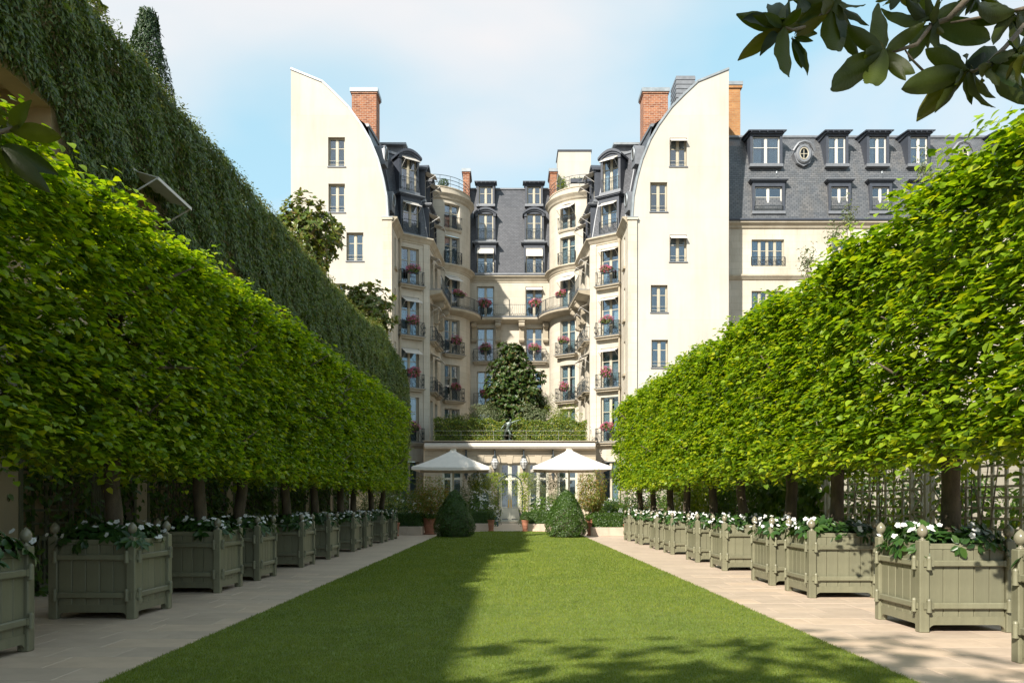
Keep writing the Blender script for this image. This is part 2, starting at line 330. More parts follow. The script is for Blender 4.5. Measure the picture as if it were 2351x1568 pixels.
class MB:
    def __init__(s): s.v = []; s.f = []; s.m = []; s.uv = []; s.hasuv = False
    def face(s, pts, m=0, uv=None):
        i = len(s.v); s.v += [tuple(p) for p in pts]; s.f.append(tuple(range(i, i + len(pts)))); s.m.append(m)
        if uv: s.hasuv = True
        s.uv.append(uv or [(0, 0)] * len(pts))
    def idx(s, verts, faces, m=0):
        i = len(s.v); s.v += [tuple(p) for p in verts]
        for f in faces:
            s.f.append(tuple(k + i for k in f)); s.m.append(m); s.uv.append([(0, 0)] * len(f))
    def box(s, x0, x1, y0, y1, z0, z1, m=0, uv=False):
        V = [(x0, y0, z0), (x1, y0, z0), (x1, y1, z0), (x0, y1, z0), (x0, y0, z1), (x1, y0, z1), (x1, y1, z1), (x0, y1, z1)]
        F = [(0, 3, 2, 1), (4, 5, 6, 7), (0, 1, 5, 4), (1, 2, 6, 5), (2, 3, 7, 6), (3, 0, 4, 7)]
        if not uv: s.idx(V, F, m); return
        for k, f in enumerate(F):
            P = [V[i] for i in f]
            U = [(p[0], p[1]) for p in P] if k < 2 else [(p[0], p[2]) for p in P] if k in (2, 4) else [(p[1], p[2]) for p in P]
            s.face(P, m, U)
    def cbox(s, x0, x1, y0, y1, z0, z1, c=0.008, m=0):
        """box with chamfered edges"""
        X, Y, Z = (x0, x1), (y0, y1), (z0, z1)
        V = []; ID = {}
        for i in (0, 1):
            for j in (0, 1):
                for k in (0, 1):
                    dx, dy, dz = (c, -c)[i], (c, -c)[j], (c, -c)[k]
                    for a, p in enumerate(((X[i], Y[j] + dy, Z[k] + dz), (X[i] + dx, Y[j], Z[k] + dz), (X[i] + dx, Y[j] + dy, Z[k]))):
                        ID[i, j, k, a] = len(V); V.append(p)
        F = []
        for i in (0, 1):
            F.append([ID[i, j, k, 0] for j, k in ((0, 0), (1, 0), (1, 1), (0, 1))])
            F.append([ID[j, i, k, 1] for j, k in ((0, 0), (1, 0), (1, 1), (0, 1))])
            F.append([ID[j, k, i, 2] for j, k in ((0, 0), (1, 0), (1, 1), (0, 1))])
        for i in (0, 1):
            for j in (0, 1):
                F.append([ID[i, j, 0, 0], ID[i, j, 1, 0], ID[i, j, 1, 1], ID[i, j, 0, 1]])
                F.append([ID[i, 0, j, 0], ID[i, 1, j, 0], ID[i, 1, j, 2], ID[i, 0, j, 2]])
                F.append([ID[0, i, j, 1], ID[1, i, j, 1], ID[1, i, j, 2], ID[0, i, j, 2]])
        for i in (0, 1):
            for j in (0, 1):
                for k in (0, 1): F.append([ID[i, j, k, a] for a in (0, 1, 2)])
        s.idx(V, F, m)
    def tube(s, pts, r, n=4, m=0, closed=False):
        P = [Vector(p) for p in pts]; L = len(P)
        rs = r if isinstance(r, (list, tuple)) else [r] * L
        V = []; F = []
        up = None
        for i in range(L):
            a = P[i - 1] if (i > 0 or closed) else P[i]; b = P[(i + 1) % L] if (i < L - 1 or closed) else P[i]
            d = (b - a).normalized() if (b - a).length > 1e-9 else Vector((0, 0, 1))
            if up is None: up = Vector((0, 0, 1)) if abs(d.z) < 0.9 else Vector((0, 1, 0))
            x = d.cross(up)
            if x.length < 1e-4: x = d.cross(Vector((1, 0, 0)))
            x.normalize(); y = x.cross(d).normalized(); up = y
            for k in range(n):
                t = 2 * math.pi * (k + 0.5) / n
                V.append(P[i] + (x * math.cos(t) + y * math.sin(t)) * rs[i])
        for i in range(L if closed else L - 1):
            j = (i + 1) % L
            for k in range(n):
                q = (k + 1) % n
                F.append((i * n + k, i * n + q, j * n + q, j * n + k))
        if not closed:
            F.append(tuple(range(n - 1, -1, -1))); F.append(tuple((L - 1) * n + k for k in range(n)))
        s.idx(V, F, m)
    def lathe(s, prof, n=12, cx=0, cy=0, m=0):
        V = []; F = []
        for r, z in prof:
            for k in range(n):
                t = 2 * math.pi * k / n
                V.append((cx + r * math.cos(t), cy + r * math.sin(t), z))
        for i in range(len(prof) - 1):
            for k in range(n):
                q = (k + 1) % n
                F.append((i * n + k, i * n + q, (i + 1) * n + q, (i + 1) * n + k))
        F.append(tuple(range(n - 1, -1, -1))); F.append(tuple((len(prof) - 1) * n + k for k in range(n)))
        s.idx(V, F, m)
    def prism(s, pts, y0, y1, m=0, axis='y'):
        n = len(pts)
        if axis == 'y': A = [(x, y0, z) for x, z in pts]; B = [(x, y1, z) for x, z in pts]
        elif axis == 'x': A = [(y0, x, z) for x, z in pts]; B = [(y1, x, z) for x, z in pts]
        else: A = [(x, z, y0) for x, z in pts]; B = [(x, z, y1) for x, z in pts]
        F = [tuple(range(n)), tuple(range(2 * n - 1, n - 1, -1))]
        for i in range(n): F.append((i, (i + 1) % n, n + (i + 1) % n, n + i))
        s.idx(A + B, F, m)
    def xform(s, M, start=0):
        s.v[start:] = [tuple(M @ Vector(p)) for p in s.v[start:]]
    def mesh(s, name, ml, smooth=False):
        me = bpy.data.meshes.new(name)
        me.from_pydata(s.v, [], s.f)
        for x in mats(ml): me.materials.append(x)
        me.polygons.foreach_set('material_index', s.m)
        if smooth: me.polygons.foreach_set('use_smooth', [True] * len(s.f))
        if s.hasuv:
            l = me.uv_layers.new(name='UVMap')
            l.data.foreach_set('uv', [c for u in s.uv for p in u for c in p])
        if smooth == 'auto':
            me.polygons.foreach_set('use_smooth', [True] * len(s.f)); me.set_sharp_from_angle(angle=R(40))
        me.update()
        return me
    def build(s, name, ml, parent=None, loc=(0, 0, 0), rz=0, world=False, smooth=False, rot=None):
        return ob(name, s.mesh(name, ml, smooth), parent, loc, rz, world, rot)

# ------------------------------------------------------------------ leaf meshes
SH = {
 'lance': (np.array([(0, 0, 0), (0.17, 0.45, 0.05), (0, 1, -0.10), (-0.17, 0.45, 0.05)]), [(0, 1, 2), (0, 2, 3)]),
 'oval': (np.array([(0, 0, 0), (0.24, 0.3, 0.05), (0.2, 0.7, 0.03), (0, 1, -0.06), (-0.2, 0.7, 0.03), (-0.24, 0.3, 0.05)]), [(0, 1, 2, 3), (0, 3, 4, 5)]),
 'heart': (np.array([(0, 0, 0), (0.40, 0.12, 0.06), (0.40, 0.5, 0.05), (0, 1.0, -0.12), (-0.40, 0.5, 0.05), (-0.40, 0.12, 0.06)]), [(0, 1, 2, 3), (0, 3, 4, 5)]),
 'diamond': (np.array([(0, 0, 0), (0.33, 0.5, 0.0), (0, 1, 0), (-0.33, 0.5, 0.0)]), [(0, 1, 2, 3)]),
 'blade': (np.array([(-0.06, 0, 0), (0.06, 0, 0), (0, 1, 0)]), [(0, 1, 2)]),
}
def nrmz(a): return a / np.maximum(1e-9, np.linalg.norm(a, axis=1, keepdims=True))
def leafmesh(name, pos, nrm, tip, size, shape, ml, mi=None):
    S, F = SH[shape]; n = len(pos); k = len(S)
    nn = nrmz(nrm); t = nrmz(tip - nn * np.sum(tip * nn, 1, keepdims=True)); b = np.cross(t, nn)
    V = pos[:, None, :] + size[:, None, None] * (S[None, :, 0, None] * b[:, None, :] + S[None, :, 1, None] * t[:, None, :] + S[None, :, 2, None] * nn[:, None, :])
    fl = np.array([i for f in F for i in f]); fs = [len(f) for f in F]
    loops = (np.arange(n)[:, None] * k + fl[None, :]).ravel()
    ls = np.concatenate([[0], np.cumsum(fs)[:-1]]); starts = (np.arange(n)[:, None] * len(fl) + ls[None, :]).ravel()
    me = bpy.data.meshes.new(name)
    me.vertices.add(n * k); me.vertices.foreach_set('co', V.astype(np.float32).ravel())
    me.loops.add(len(loops)); me.loops.foreach_set('vertex_index', loops.astype(np.int32))
    me.polygons.add(len(starts)); me.polygons.foreach_set('loop_start', starts.astype(np.int32))
    for x in mats(ml): me.materials.append(x)
    if mi is not None: me.polygons.foreach_set('material_index', np.repeat(mi, len(F)).astype(np.int32))
    me.update(calc_edges=True)
    return me
def rv(n, s=1.0): return rng.normal(0, s, (n, 3))
UP = np.array([0, 0, 1.0])
def blob(n, rad, lobes=7, depth=0.35, amp=0.18, zmin=-1.0):
    """points through the outer volume of a lumpy ellipsoid, with outward normals"""
    d = nrmz(rv(int(n * 1.6) if zmin > -0.99 else n))
    if zmin > -0.99: d = d[d[:, 2] > zmin][:n]
    L = nrmz(rv(lobes)); k = np.max(np.clip(d @ L.T, 0, 1) ** 5, axis=1)
    r = (1 - amp + 2 * amp * k) * (1 - depth * rng.random(len(d)) ** 2)
    rad = np.array(rad)
    return d * r[:, None] * rad, nrmz(d / rad)
def blob_leaves(name, n, rad, size, shape, ml, lobes=7, depth=0.4, amp=0.18, up=0.4, droop=0.2, zmin=-1.0, jit=0.5):
    p, d = blob(n, rad, lobes, depth, amp, zmin); m = len(p)
    return leafmesh(name, p, d + UP * up + rv(m, jit), d * 0.6 - UP * droop + rv(m, 0.6), size * rng.uniform(0.65, 1.3, m), shape, ml)
def whorls(name, n, rad, size, ml, per=8, lobes=9, depth=0.5, amp=0.25, zmin=-1.0, shape='oval'):
    p, d = blob(n, rad, lobes, depth, amp, zmin); m = len(p)
    ax = nrmz(d + UP * 0.6 + rv(m, 0.35))
    P = np.repeat(p, per, 0); A = np.repeat(ax, per, 0); M = len(P)
    s = nrmz(np.cross(A, rv(M)))
    tip = s * 0.85 + A * rng.uniform(0.1, 0.9, (M, 1))
    return leafmesh(name, P, A * 0.9 - s * 0.3 + rv(M, 0.15), tip, size * rng.uniform(0.7, 1.15, M), shape, ml)
def limb(mb, pts, r0, r1, n=7, m=0, wob=0.0):
    k = len(pts)
    P = [Vector(p) + Vector((rnd.uniform(-wob, wob), rnd.uniform(-wob, wob), 0)) * (0 < i < k - 1) for i, p in enumerate(pts)]
    mb.tube(P, [r0 + (r1 - r0) * i / (k - 1) for i in range(k)], n, m)
def copy_tree(o, parent=None):
    c = o.copy(); C.objects.link(c); c.parent = parent
    for ch in o.children: copy_tree(ch, c)
    return c
ORD = ['nearest', 'second', 'third', 'fourth', 'fifth', 'sixth', 'seventh', 'eighth', 'ninth', 'farthest']
# ================================================================== the setting
def sheet(name, pts, mat, z, label=None, kind='structure'):
    mb = MB(); mb.face([(x, y, z) for x, y in pts], 0)
    o = mb.build(name, mat); tag(o, label, None, None, kind); return o
sheet('ground', [(-400, -300), (400, -300), (400, 500), (-400, 500)], 'ground_earth', -0.06, 'bare earth under and around the garden')

LX = 2.97                                     # half width of the lawn
def lawn_outline(g=0.0):
    P = [(-LX - g, -4)]
    P += [(LX + g, -4), (LX + g, 31.5)]
    for k in range(1, 13):
        t = k / 12 * math.pi
        P.append(((LX + g) * math.cos(t), 31.5 + 5.9 * math.sin(t) ** 0.8))
    return P
lawn = sheet('lawn', lawn_outline(), 'soil_lawn', 0.004, 'long mown lawn running up the middle of the garden')

# paving: one bed of mortar, every near slab its own piece, far paving as one sheet
def paving(side, name, label):
    x0, x1 = (LX + 0.01, 7.1)
    bed = MB()
    a, b = (x0, x1) if side > 0 else (-x1, -x0)
    bed.face([(a, 2.0, -0.022), (b, 2.0, -0.022), (b, 14.6, -0.022), (a, 14.6, -0.022)], 0)
    root = bed.build(name, 'joint_mortar'); tag(root, label, None, None, 'structure')
    variants = {}
    y = 2.6; row = 0
    while y < 14.4:
        x = x0 + (0 if row % 2 == 0 else -0.33)
        while x < x1:
            wd = rnd.choice((0.58, 0.66, 0.74))
            u0, u1 = max(x, x0), min(x + wd, x1)
            if u1 - u0 > 0.08:
                key = (round(u1 - u0, 2), rnd.randrange(2))
                if key not in variants:
                    mb = MB(); hw = key[0] / 2 - 0.0025
                    mb.cbox(-hw, hw, -0.2225, 0.2225, -0.03, 0, 0.003); variants[key] = mb.mesh('slab', 'paving')
                cx = (u0 + u1) / 2 * side
                ob('slab', variants[key], root, (cx, y + 0.225, 0.0 + rnd.uniform(-0.0015, 0.0015)), rnd.uniform(-0.002, 0.002))
            x += wd
        y += 0.45; row += 1
    return root
paving(-1, 'path', 'pale limestone slab path in the shade beside the left row of planters')
paving(1, 'path', 'sunlit limestone slab path beside the right row of planters')
mb = MB()
for s in (-1, 1):
    a, b = sorted((s * (LX + 0.01), s * 7.1))
    mb.face([(a, 14.6, 0), (b, 14.6, 0), (b, 30, 0), (a, 30, 0)]); mb.face([(a, -14, 0), (b, -14, 0), (b, 2.6, 0), (a, 2.6, 0)])  # unseen stretch behind the camera, added to bounce light forward
mb.face([(-7.1, 30, -0.004), (7.1, 30, -0.004), (7.1, 54.4, -0.004), (-7.1, 54.4, -0.004)])
tag(mb.build('terrace', 'paving_far'), 'limestone terrace between the lawn and the hotel front', None, None, 'structure')

# grass blades
def grass():
    n = 420000
    u = rng.random(n)
    y0, y1 = 4.8, 37.2
    y = 1 / (1 / y0 + u * (1 / y1 - 1 / y0))       # dense near, thin far
    hw = np.where(y < 31.5, LX, LX * np.sqrt(np.clip(1 - ((y - 31.5) / 5.9) ** 2.4, 0, 1)))
    x = rng.uniform(-1, 1, n) * (hw + 0.012)
    k = np.clip(y / 9, 0.75, 3.0)
    h = rng.uniform(0.014, 0.030, n) * np.clip(k, 1, 1.6)
    pos = np.stack([x, y, np.full(n, 0.002)], 1)
    tip = np.stack([rng.normal(0, 0.45, n), rng.normal(0, 0.45, n), np.ones(n)], 1)
    nrm = np.stack([rng.normal(0, 1, n), rng.normal(-0.6, 1, n), np.zeros(n) + 0.05], 1)
    S, F = SH['blade']
    nn = nrmz(nrm); t = nrmz(tip); b = nrmz(np.cross(t, nn))
    wd = 0.0024 * k * rng.uniform(0.8, 1.4, n)
    V = np.empty((n, 3, 3))
    V[:, 0] = pos - b * wd[:, None]; V[:, 1] = pos + b * wd[:, None]; V[:, 2] = pos + t * h[:, None]
    me = bpy.data.meshes.new('grass')
    me.vertices.add(n * 3); me.vertices.foreach_set('co', V.astype(np.float32).ravel())
    me.loops.add(n * 3); me.loops.foreach_set('vertex_index', np.arange(n * 3, dtype=np.int32))
    me.polygons.add(n); me.polygons.foreach_set('loop_start', np.arange(0, n * 3, 3, dtype=np.int32))
    me.materials.append(MATS['grass']); me.update(calc_edges=True)
    o = ob('grass', me); tag(o, 'short mown grass blades covering the lawn', 'grass', None, 'stuff')
grass()

# ================================================================== hotel
HROOT = thing('hotel_building', 'cream stone hotel with two tall gables, curved court and slate mansard roofs', 'building', (0, 58, 0))
REF = Vector((0, 50))
def seg(p0, p1):
    a, b = Vector(p0), Vector(p1); d = (b - a); L = d.length; d.normalize()
    n = Vector((d.y, -d.x))
    if n.dot(REF - (a + b) / 2) < 0: n = -n
    f = lambda u, z, dd=0.0: (a.x + d.x * u - n.x * dd, a.y + d.y * u - n.y * dd, z)
    return f, L, n, math.atan2(n.x, -n.y)
def surf(mb, f, us, zs, op, depth=0.28, m=0, mr=0):
    us = sorted(set(round(u, 4) for u in us + [o[0] for o in op] + [o[1] for o in op]))
    zs = sorted(set(round(z, 4) for z in zs + [o[2] for o in op] + [o[3] for o in op]))
    for a, b in zip(us, us[1:]):
        for c, d in zip(zs, zs[1:]):
            um, zm = (a + b) / 2, (c + d) / 2
            if any(o[0] < um < o[1] and o[2] < zm < o[3] for o in op): continue
            mb.face([f(a, c), f(b, c), f(b, d), f(a, d)], m, [(a, c), (b, c), (b, d), (a, d)])
    for u0, u1, z0, z1 in op:
        for p, q in (((u0, z0), (u0, z1)), ((u1, z1), (u1, z0)), ((u0, z1), (u1, z1)), ((u1, z0), (u0, z0))):
            mb.face([f(*p), f(*q), f(*q, depth), f(*p, depth)], mr, [(0, p[1]), (0, q[1]), (0.3, q[1]), (0.3, p[1])])
def normals2d(path):
    P = [Vector(p) for p in path]; out = []
    segn = []
    for a, b in zip(P, P[1:]):
        d = (b - a).normalized(); n = Vector((d.y, -d.x))
        segn.append(n)
    mid = len(segn) // 2
    if segn[mid].dot(REF - (P[mid] + P[mid + 1]) / 2) < 0: segn = [-n for n in segn]
    for i in range(len(P)):
        a = segn[max(0, i - 1)]; b = segn[min(len(segn) - 1, i)]
        m = (a + b); m = m / max(0.3, m.dot(a))
        out.append(m)
    return P, out
def sweep(mb, path, prof, m=0, uv=True):
    P, Nn = normals2d(path)
    rows = [[(p.x + n.x * o, p.y + n.y * o, z) for o, z in prof] for p, n in zip(P, Nn)]
    L = 0
    for i in range(len(rows) - 1):
        l = (P[i + 1] - P[i]).length
        for j in range(len(prof) - 1):
            mb.face([rows[i][j], rows[i + 1][j], rows[i + 1][j + 1], rows[i][j + 1]], m,
                    [(L, prof[j][1]), (L + l, prof[j][1]), (L + l, prof[j + 1][1]), (L, prof[j + 1][1])])
        L += l
    for rr in (rows[0], rows[-1]): mb.face(rr, m)
def offset_path(path, o):
    P, Nn = normals2d(path)
    return [(p.x + n.x * o, p.y + n.y * o) for p, n in zip(P, Nn)]

# ---- windows: frame, four panes, curtains, a dark room behind
WCACHE = {}
def window(parent, loc, rz, w, h, frame='frame', bars=(0.66,), leaves=2, curtain=1, cmat='curtain', world=True, name='window', transom=None, guard=False):
    key = (round(w, 2), round(h, 2), frame, bars, leaves, transom, guard)
    if key not in WCACHE:
        mb = MB(); t = 0.10 if frame == 'frame_sage' else 0.06; d = 0.07
        mb.box(-w / 2, -w / 2 + t, 0, d, 0, h); mb.box(w / 2 - t, w / 2, 0, d, 0, h)
        mb.box(-w / 2 + t, w / 2 - t, 0, d, h - t, h); mb.box(-w / 2 + t, w / 2 - t, 0, d, 0, 0.1)
        iw = (w - 2 * t) / leaves; panes = []
        for k in range(1, leaves):
            x = -w / 2 + t + iw * k
            mb.box(x - 0.065, x + 0.065, -0.012, d - 0.01, 0.1, h - t)
        zs = [0.1] + [b * h for b in bars] + [h - t]
        for b in bars:
            tk = 0.022
            if transom and abs(b - transom) < 1e-6: tk = 0.08
            for k in range(leaves):
                x0 = -w / 2 + t + iw * k + (0.065 if k else 0.0); x1 = -w / 2 + t + iw * (k + 1) - (0.065 if k < leaves - 1 else 0.0)
                mb.box(x0, x1, 0.004, d - 0.004, b * h - tk, b * h + tk)
        st = 0.065 if frame == 'frame_sage' else 0.035
        for k in range(leaves):
            x0 = -w / 2 + t + iw * k + (0.065 if k else 0.0); x1 = -w / 2 + t + iw * (k + 1) - (0.065 if k < leaves - 1 else 0.0)
            mb.box(x0, x0 + st, 0.008, d - 0.008, 0.1, h - t); mb.box(x1 - st, x1, 0.008, d - 0.008, 0.1, h - t)
            for z0, z1 in zip(zs, zs[1:]): panes.append((x0 + st, x1 - st, z0, z1))
        if guard:
            for z in (0.18, 0.42): mb.tube([(-w / 2, -0.12, z), (w / 2, -0.12, z)], 0.014, 4)
        # dark room
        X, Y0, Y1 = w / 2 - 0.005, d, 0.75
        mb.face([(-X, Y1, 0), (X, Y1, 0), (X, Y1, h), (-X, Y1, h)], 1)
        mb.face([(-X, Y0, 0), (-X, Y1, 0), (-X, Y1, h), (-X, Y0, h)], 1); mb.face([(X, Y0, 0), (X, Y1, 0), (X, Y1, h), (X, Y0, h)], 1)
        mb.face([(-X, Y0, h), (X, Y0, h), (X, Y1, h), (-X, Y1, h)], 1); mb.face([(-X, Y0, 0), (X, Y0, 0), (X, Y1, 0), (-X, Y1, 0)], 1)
        pm = []
        for x0, x1, z0, z1 in panes:
            q = MB(); y = 0.04; cx = (x0 + x1) / 2; cz = (z0 + z1) / 2; a = (x1 - x0) / 2 + .004; b = (z1 - z0) / 2 + .004
            q.box(-a, a, -0.003, 0.003, -b, b)
            pm.append((q.mesh('pane', 'glass'), (cx, y, cz)))
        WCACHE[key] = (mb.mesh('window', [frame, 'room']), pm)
    me, pm = WCACHE[key]
    o = ob(name, me, parent, loc, rz, world)
    for q, l in pm: ob('pane', q, o, l)
    if curtain:
        ck = ('c', round(w, 2), round(h, 2), curtain, cmat)
        if ck not in WCACHE:
            cb = MB(); W = w / 2 - 0.05
            spans = {1: [(-W, -W * 0.28), (W * 0.28, W)], 2: [(-W, -0.01), (0.01, W)], 3: [(-W, -W * 0.55), (W * 0.6, W)]}[curtain]
            for a, b in spans:
                k = max(6, int((b - a) / 0.045)); V = []
                for i in range(k + 1):
                    x = a + (b - a) * i / k; y = 0.17 + 0.022 * math.sin(i * 1.9 + a * 7) + 0.012 * math.sin(i * 0.83)
                    V += [(x, y, 0.02), (x, y, h - 0.07)]
                cb.idx(V, [(2 * i, 2 * i + 2, 2 * i + 3, 2 * i + 1) for i in range(k)])
            WCACHE[ck] = cb.mesh('curtain', cmat, True)
        ob('curtain', WCACHE[ck], o)
    return o

# ---- wrought iron
def spiral(cx, cz, r, turns, y=0, start=0, dirn=1, k=12):
    n = int(k * turns); return [(cx + r * (1 - 0.75 * i / n) * math.cos(start + dirn * 2 * math.pi * turns * i / n), y,
                                 cz + r * (1 - 0.75 * i / n) * math.sin(start + dirn * 2 * math.pi * turns * i / n)) for i in range(n + 1)]
def railing_panel(mb, w, h, style, M):
    """one flat railing panel, x from 0 to w, in the plane y = 0, moved by M"""
    s0 = len(mb.v); r = 0.011
    mb.tube([(0, 0, h), (w, 0, h)], 0.022, 4); mb.tube([(0, 0, 0.05), (w, 0, 0.05)], 0.016, 4)
    if style == 'bars':
        mb.tube([(0, 0, h - 0.1), (w, 0, h - 0.1)], 0.01, 4)
        k = max(1, round(w / 0.13))
        for i in range(k + 1): mb.tube([(w * i / k, 0, 0.05), (w * i / k, 0, h)], r, 4)
        for i in range(k):
            c = w * (i + 0.5) / k; mb.tube([(c + 0.045 * math.cos(t * math.pi / 3), 0, 0.13 + 0.045 * math.sin(t * math.pi / 3)) for t in range(6)], 0.009, 3, closed=True)
    elif style == 'band':
        k = max(1, round(w / 0.16))
        for i in range(k + 1): mb.tube([(w * i / k, 0, 0.24), (w * i / k, 0, h)], r, 4)
        mb.tube([(0, 0, 0.24), (w, 0, 0.24)], 0.012, 4)
        for i in range(k):
            c = w * (i + 0.5) / k; mb.tube(spiral(c, 0.145, 0.075, 1.6, 0, 0, 1 if i % 2 else -1, 8), 0.010, 3)
    else:                                        # scrolls
        mb.tube([(0, 0, 0.05), (0, 0, h)], 0.018, 4); mb.tube([(w, 0, 0.05), (w, 0, h)], 0.018, 4)
        k = max(2, round(w / 0.42)); sgn = 1
        for i in range(k):
            c = w * (i + 0.5) / k; q = w / k * 0.45; sgn = -1 if i >= k / 2 else 1
            mb.tube(spiral(c, h * 0.66, q, 1.7, 0, -math.pi / 2, sgn, 9), 0.011, 3)
            mb.tube(spiral(c, h * 0.28, q * 0.85, 1.7, 0, math.pi / 2, -sgn, 9), 0.011, 3)
            mb.tube([(c - q, 0, h * 0.95), (c - q * 0.4, 0, h * 0.5), (c + q, 0, 0.08)], 0.010, 3)
            mb.tube([(w * i / k, 0, 0.05), (w * i / k, 0, h)], 0.012, 4)
    mb.xform(M, s0)
RC = {}
def railing_mesh(w, p, h, style):
    key = (round(w, 2), round(p, 2), round(h, 2), style)
    if key not in RC:
        mb = MB(); base = 'scroll' if style == 'bombe' else style
        railing_panel(mb, w, h, base, Matrix.Translation((-w / 2, -p, 0)))
        railing_panel(mb, p, h, base if base != 'band' else 'bars', Matrix.Translation((-w / 2, -p, 0)) @ Matrix.Rotation(R(90), 4, 'Z'))
        railing_panel(mb, p, h, base if base != 'band' else 'bars', Matrix.Translation((w / 2, -p, 0)) @ Matrix.Rotation(R(90), 4, 'Z'))
        if style == 'bombe':                      # the belly low on the railing
            def bel(v):
                k = 0.16 * math.sin(min(1, max(0, (0.9 - v[2]) / 0.85)) * math.pi) ** 1.3
                return (v[0] * (1 + k * 0.6), v[1] - k * (1 if v[1] < -0.02 else 0), v[2])
            mb.v = [bel(v) for v in mb.v]
        RC[key] = mb.mesh('railing', 'iron')
    return RC[key]
SLC = {}
def balcony(parent, loc, rz, w, p=0.42, style='scroll', h=0.98):
    """stone slab with lead edge and the iron railing on it"""
    key = (round(w, 2), round(p, 2))
    if key not in SLC:
        mb = MB(); a = w / 2 + 0.08
        mb.box(-a, a, -p - 0.07, 0.0, -0.10, -0.02, 0); mb.box(-a - 0.03, a + 0.03, -p - 0.10, 0.0, -0.02, 0.012, 1)
        mb.prism([(-a + 0.02, -0.10), (a - 0.02, -0.10), (a - 0.14, -0.24), (-a + 0.14, -0.24)], -p + 0.06, 0.0, 0)
        SLC[key] = mb.mesh('balcony', ['stone_trim', 'lead_pale'])
    o = ob('balcony', SLC[key], parent, loc, rz, True)
    ob('railing', railing_mesh(w, p, h, style), o, (0, 0, 0.012))
    return o
def juliet(parent, loc, rz, w, h=0.95, style='scroll', p=0.06):
    return ob('window_railing', railing_mesh(w, p, h, style), parent, loc, rz, True)
AC = {}
def awning(parent, loc, rz, w, proj=0.75, drop=0.42, world=True):
    key = (round(w, 2), proj, drop)
    if key not in AC:
        mb = MB(); a = w / 2
        n = Vector((0, -drop, proj)).normalized() * 0.012
        pts = [(-a, 0, 0), (a, 0, 0), (a, -proj, -drop), (-a, -proj, -drop)]
        top = [(x + n.x, y + n.y, z + n.z) for x, y, z in pts]
        mb.idx(pts + top, [(0, 3, 2, 1), (4, 5, 6, 7), (0, 1, 5, 4), (1, 2, 6, 5), (2, 3, 7, 6), (3, 0, 4, 7)])
        mb.box(-a, a, -proj - 0.012, -proj + 0.012, -drop - 0.04, -drop + 0.02, 1)
        mb.tube([(-a, -0.02, 0.04), (a, -0.02, 0.04)], 0.045, 6, 1)
        arm = MB(); arm.tube([(0, -proj, -drop), (0, 0.02, -drop - proj * 0.62)], 0.016, 4)
        AC[key] = (mb.mesh('awning', ['canvas', 'white_metal']), arm.mesh('arm', 'white_metal'), a)
    me, arm, a = AC[key]
    o = ob('awning', me, parent, loc, rz, world)
    ob('arm', arm, o, (-a + 0.01, 0, 0)); ob('arm', arm, o, (a - 0.01, 0, 0))
    return o
# ---- dormers
DC = {}
def dormer(parent, loc, rz, w, h, depth, style='flat', bars=(0.66,), rail=None, awn=None, curtain=1, mat='lead', frame='frame', hoodlift=0.0, sill=True):
    key = (round(w, 2), round(h, 2), depth, style, mat)
    if key not in DC:
        mb = MB(); j = 0.17; a = w / 2
        mb.box(-a - j, -a, -0.02, depth, 0, h + 0.02); mb.box(a, a + j, -0.02, depth, 0, h + 0.02)
        if style == 'arch':
            k = 10; W = a + j + 0.16; rise = 0.46
            arc = lambda W, r, z: [(-W + 2 * W * i / k, z + r * (1 - (2 * i / k - 1) ** 2)) for i in range(k + 1)]
            inner = arc(a + j, rise - 0.16, h + 0.0)
            mb.prism(inner + [(a + j, h), (-a - j, h)][::1], -0.02, 0.12)
            o1 = arc(W, rise, h + 0.06); i1 = arc(W, rise - 0.02, h - 0.10)
            mb.prism(o1 + i1[::-1], -0.22, depth)
            o2 = arc(W - 0.1, rise - 0.06, h - 0.02); i2 = arc(W - 0.1, rise - 0.08, h - 0.16)
            mb.prism(o2 + i2[::-1], -0.12, 0.1)
            mb.box(-a - j - 0.06, -a + 0.02, -0.1, 0.06, h - 0.22, h - 0.02); mb.box(a - 0.02, a + j + 0.06, -0.1, 0.06, h - 0.22, h - 0.02)
        elif style == 'shed':
            mb.box(-a - j, a + j, -0.025, depth, h + 0.02, h + 0.16)
            mb.prism([(-0.34, h + 0.26), (depth, h + 0.52), (depth, h + 0.60), (-0.34, h + 0.34)], -a - j - 0.2, a + j + 0.2, 0, 'x')
            mb.prism([(-0.22, h + 0.16), (depth, h + 0.16), (depth, h + 0.52), (-0.22, h + 0.26)], -a - j - 0.08, a + j + 0.08, 0, 'x')
            for i in range(5):
                x = -a - j + (w + 2 * j) * i / 4; mb.box(x - 0.03, x + 0.03, -0.33, -0.2, h + 0.18, h + 0.27)
        else:
            mb.box(-a - j, a + j, -0.025, depth, h + 0.02, h + 0.30)
            mb.box(-a - j - 0.08, a + j + 0.08, -0.10, depth, h + 0.30, h + 0.37)
            mb.box(-a - j - 0.16, a + j + 0.16, -0.20, depth, h + 0.37, h + 0.45)
            mb.box(-a - j - 0.22, a + j + 0.22, -0.26, depth, h + 0.45, h + 0.51, 1)
        mb.box(-a - j - 0.04, a + j + 0.04, -0.09, depth, -0.20, -0.005, 1)
        DC[key] = mb.mesh('dormer', [mat, 'lead_pale'])
    o = ob('dormer', DC[key], parent, loc, rz, True)
    window(o, (0, 0.14, 0.0), 0, w, h, frame, bars, 2, curtain, 'curtain_white', world=False, name='window')
    if rail: ob('railing', railing_mesh(w + 0.12, 0.10, 0.92, rail), o, (0, 0, 0))
    if awn:
        aw = awning(o, (0, 0.05, h - 0.05), 0, w - 0.04, *awn, world=False)
    return o

